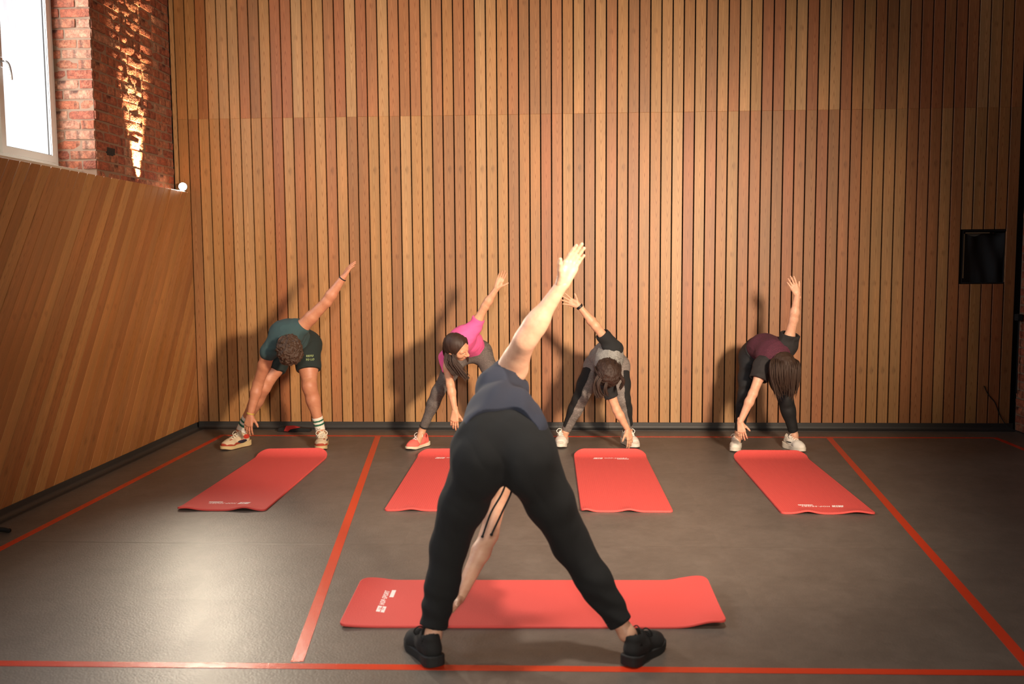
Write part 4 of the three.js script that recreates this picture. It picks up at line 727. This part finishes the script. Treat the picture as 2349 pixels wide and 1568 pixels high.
// ================================================================ woman in a maroon top with black mesh sleeves
{
  const J = J_W4, t = thing('person', 'woman in maroon top with black sleeves and black leggings, long hair hanging down', 'person');
  const h = head(J.head, [0.18, -0.62, 0.77], [-0.25, -0.62, -0.6], J.neck, 0.98), sk = skin('#cf9f83');
  mesh('body', merge([solid(bodyPrims(J, 0.9, { armScale: 1.0 }), 0.008), h.geo, hand(J.wrR, J.tipR, [0.9, -0.1, 0.3], [0, 0, -1], { spread: 0.08, size: 0.155 }), hand(J.wrL, J.tipL, [0.9, 0.35, 0], [0, 0, -1], { spread: 0.1, bend: 0.2, size: 0.16, thumbOut: 0.6 })]), sk, t);
  addEyes(h, t);
  const L = h.at, H0 = vv(J.head), w = (x, y, z) => V(H0.x + x, H0.y + y, H0.z + z);
  const cg = skullHair(h, 0.014, (x, y, z) => 0.004 * noise3(x * 50, y * 30, z * 50), 0.35, 0.05), p = [];
  for (let i = 0; i < 14; i++) { const a = -0.15 + i / 13 * 3.5, x = 0.095 * Math.cos(a), z = 0.06 * Math.sin(a); p.push([w(x * 0.75 + 0.0, 0.07 - 0.02 * Math.abs(Math.cos(a)), z * 0.5 + 0.0), w(x * 1.02, 0.02, z + 0.055), w(x * 1.0, -0.06, z + 0.06), w(x * 0.85 + 0.01, -0.13, z * 0.8 + 0.05), w(x * 0.6 + 0.02, -0.2 + 0.04 * Math.cos(a * 3), z * 0.6 + 0.04)]); }
  mesh('hair', merge([cg, strands(p, 420, 0.024, 0.0042)]), std('#322014', 0.7), t).userData.label = 'long brown hair hanging over the face';
  const [sp, sc] = trousers(J, 0.98, 0.006, 1.9, { waist: 0.62, seat: 0.145, top: 0.135 });
  mesh('leggings', solid(sp, 0.0075, { cuts: sc, wobble: folds(0.0015, 14, 26, 14, 33) }), cloth('#0f1012', 0.75), t);
  mesh('top', solid(top(J, 0.96, 0.012, { hem: 0.135 }), 0.0072, { cuts: [hemCut(J, 0.62), neckCut(J, 1.25), sleeveCut(J, 'R', 0.25), sleeveCut(J, 'L', 0.25)], wobble: folds(0.005, 11, 11, 17, 37) }), cloth('#5a2436', 0.9, true), t);
  for (const s of ['R', 'L']) { const a = vv(J['sh' + s]), e = vv(J['el' + s]), m = mixP(J.neck, J.chest, 0.4); mesh('sleeve', solid([cap(mixP(a, m, 0.55), a, 0.068, 0.077, { k: 0.03 }), cap(a, mixP(a, e, 0.6), 0.076, 0.078, { k: 0.04 })], 0.006, { cuts: [sleeveCut(J, s, 0.5)], wobble: folds(0.007, 15, 15, 15, 43), holes: [cap(mixP(a, e, 0.25), e, 0.058, 0.072)] }), cloth('#1e1a1a', 0.85), t).userData.label = 'loose black mesh sleeve'; }
  for (const s of ['R', 'L']) { const a = vv(J['ank' + s]); mesh('sock', solid([cap(a.clone().setY(0.075), a.clone().setY(0.112), 0.036, 0.0365)], 0.004, { cuts: [below(a.clone().setY(0.112), [0, 1, 0])] }), cloth('#141416'), t).userData.label = 'short black sock'; }
  const so = { upper: cloth('#d8d0c3', 0.8), soleMat: std('#d0c7b8', 0.6), lace: cloth('#eae3d6'), sole: 0.042, label: 'chunky white trainer with black trim', patches: [[std('#1a1614', 0.8), [[0.03, 0.028, 0.11, 0.02, 0.008, 0.045], [-0.03, 0.028, 0.11, 0.02, 0.008, 0.045], [0, 0.05, 0.13, 0.02, 0.02, 0.03]]]] };
  shoe(t, [1.52, 0.8], [1.45, 1.05], { ...so, ankle: J.ankR }); shoe(t, [1.925, 0.8], [2.02, 1.045], { ...so, ankle: J.ankL });
  settle(t, 1.73, 0.9);
}

// ================================================================ instructor seen from behind
{
  const J = J_INS, t = thing('person', 'instructor in black joggers and navy sleeveless shirt seen from behind, one bare arm raised', 'person');
  const h = head(J.head, [-0.1, -0.45, -0.88], [-0.6, -0.55, 0.35], J.neck, 1.0), sk = skin('#d3a58a'), back = { back: [0, 0, 1] };
  const P = bodyPrims(J, 0.95, { armScale: 1.08, trunk: 0.74, ...back });
  P.push(ell(mixP(J.shL, J.elL, 0.1).add(V(0.008, -0.008, 0)), [0.06, 0.062, 0.058], null, { k: 0.03 }), cap(mixP(J.shL, J.elL, 0.2), J.elL, 0.055, 0.04, { k: 0.03 }), cap(mixP(J.elL, J.wrL, 0.15), mixP(J.elL, J.wrL, 0.4), 0.0425, 0.041, { k: 0.03 }));
  mesh('body', merge([solid(P, 0.0068), h.geo, hand(J.wrL, J.tipL, [-0.8, 0.3, 0.6], [-0.5, 0.05, 1], { spread: 0.0, bend: 0.1, size: 0.185, thumbOut: 0.8, wristScale: 1.05 }), hand(J.wrR, J.tipR, [0.7, 0.2, 0.6], [0, 0.3, 1], { spread: 0.08, size: 0.175 })]), sk, t);
  addEyes(h, t);
  mesh('hair', skullHair(h, 0.015, (x, y, z) => 0.003 * noise3(x * 50, y * 30, z * 50), 0.35, 0.045, [h.E(0, -0.01, -0.125, [0.036, 0.036, 0.034], 0.02)]), std('#4a3020', 0.5), t);
  // joggers: loose legs narrowing to the ankle, full seat
  const hl = vv(J.hipL), hr = vv(J.hipR), kl = vv(J.kneeL), kr = vv(J.kneeR), al = vv(J.ankL), ar = vv(J.ankR), pv = vv(J.pelvis), ws = vv(J.waist);
  const seat = [cap(pv.clone().add(V(-0.075, -0.02, 0)), pv.clone().add(V(0.075, -0.02, 0)), 0.118, 0.118, { k: 0.05 }), cap(pv.clone().add(V(-0.06, 0.0, -0.02)), ws.clone().add(V(-0.055, 0.0, 0)), 0.115, 0.1, { k: 0.05 }), cap(pv.clone().add(V(0.06, 0.0, -0.02)), ws.clone().add(V(0.055, 0, 0)), 0.115, 0.1, { k: 0.05 }), ell(hl.clone().add(V(0.012, 0.0, 0.05)), [0.1, 0.115, 0.09], null, { k: 0.035 }), ell(hr.clone().add(V(-0.012, 0.0, 0.05)), [0.1, 0.115, 0.09], null, { k: 0.035 })];
  const legs = [[hl, kl, al], [hr, kr, ar]].flatMap(([a, k, n]) => [cap(a, mixP(a, k, 0.5), 0.106, 0.094, { k: 0.05 }), cap(mixP(a, k, 0.5), k, 0.094, 0.074, { k: 0.03 }), cap(k, mixP(k, n, 0.4), 0.073, 0.067, { k: 0.03 }), cap(mixP(k, n, 0.4), mixP(k, n, 0.98), 0.067, 0.05, { k: 0.03 })]);
  const cutL = mixP(kl, al, 0.9), cutR = mixP(kr, ar, 0.88);
  const wrinkle = (x, y, z) => 0.006 * noise3(x * 9, y * 9, z * 9 + 51) - 0.005 * Math.abs(noise3(x * 14 + y * 8, y * 7, z * 10 + 21)) + (y < 0.35 ? 0.0035 * Math.sin((y + 0.3 * x) * 95 + 3 * noise3(x * 6, y * 3, z * 6)) * smooth(0.38, 0.2, y) : 0) + 0.003 * noise3(x * 22, y * 12, z * 22 + 4);
  const joggers = mesh('joggers', solid([...seat, ...legs], 0.0072, { cuts: [upTo(below(mixP(pv, ws, 0.36), towards(pv, ws)), 0.7), below(cutL, towards(kl, al)), below(cutR, towards(kr, ar))], wobble: wrinkle }), cloth('#0c0d0e', 0.9), t);
  for (const [k, n, q] of [[kl, al, 0.9], [kr, ar, 0.88]]) { const d = towards(k, n), c = mixP(k, n, q); mesh('cuff', solid([cap(c.clone().addScaledVector(d, -0.03), c.clone().addScaledVector(d, 0.004), 0.0525, 0.05)], 0.004, { cuts: [below(c.clone().addScaledVector(d, 0.003), d), below(c.clone().addScaledVector(d, -0.028), d.clone().negate())], holes: [cap(c, n, 0.041, 0.041)] }), cloth('#0b0c0d', 0.9), joggers); }
  const cord = (pts) => mesh('drawstring', merge([tube(pts, 0.004, 24, 8), new THREE.SphereGeometry(0.0062, 10, 8).translate(...pts.at(-1))]), std('#0b0b0b', 0.8), joggers);
  cord([[-0.2, 0.78, 4.99], [-0.235, 0.66, 4.985], [-0.285, 0.57, 4.985], [-0.322, 0.468, 4.985]]); cord([[-0.18, 0.78, 4.985], [-0.2, 0.66, 4.98], [-0.24, 0.57, 4.98], [-0.285, 0.475, 4.98]]);
  // shirt: wide over the hips, twisted and narrowing towards the raised shoulder
  const ch = vv(J.chest), sl = vv(J.shL), sr = vv(J.shR), ax = towards(ws, pv), x0 = pv.x;
  const shirtP = [cap(pv.clone().add(V(-0.066, 0.012, -0.02)), ws.clone().add(V(-0.045, 0.008, 0)), 0.121, 0.1, { k: 0.05 }), cap(pv.clone().add(V(0.066, 0.012, -0.02)), ws.clone().add(V(0.05, 0.003, 0)), 0.121, 0.104, { k: 0.05 }), cap(ws.clone().add(V(-0.02, 0.0, 0)), ch.clone().add(V(0, 0.0, 0)), 0.12, 0.1, { k: 0.06 }), cap(ch, sr.clone().add(V(0, 0.1, 0)), 0.1, 0.09, { k: 0.06 }), cap(ch.clone().add(V(0.0, 0.02, 0)), sl.clone().add(V(-0.016, -0.012, -0.01)), 0.096, 0.058, { k: 0.05 })];
  const hem = (x, y, z) => { const p = mixP(pv, ws, 0.22), e = (x - x0 - 0.03) / 0.055; return (x - p.x) * ax.x + (y - p.y) * ax.y + (z - p.z) * ax.z - 3.4 * (x - x0 + 0.02) * (x - x0 + 0.02) + 0.03 * Math.exp(-e * e); };
  mesh('shirt', solid(shirtP, 0.0066, { cuts: [hem], wobble: (x, y, z) => 0.006 * noise3(x * 9 + y * 6, y * 7, z * 9 + 61) + 0.0045 * Math.sin((x * 0.8 - y * 0.5) * 60 + 2.5 * noise3(x * 6, y * 6, z * 6)) * smooth(0.85, 0.95, y), holes: [cap(mixP(sl, J.elL, 0.05), J.elL, 0.061, 0.06), ell(sl.clone().add(V(0.014, -0.012, 0.035)), [0.062, 0.064, 0.062])] }), cloth('#262a38', 0.88), t);
  const so = { upper: cloth('#161616', 0.85), soleMat: std('#1b1b1b', 0.75), lace: cloth('#101010'), sole: 0.036, collar: 0.07, tongue: 0.1, label: 'black trainer' };
  shoe(t, [-0.488, 5.205], [-0.632, 4.965], { ...so, ankle: J.ankL }); shoe(t, [0.262, 5.17], [0.415, 4.95], { ...so, ankle: J.ankR });
  settle(t, -0.15, 5.08);
}

renderer.render(scene, camera);
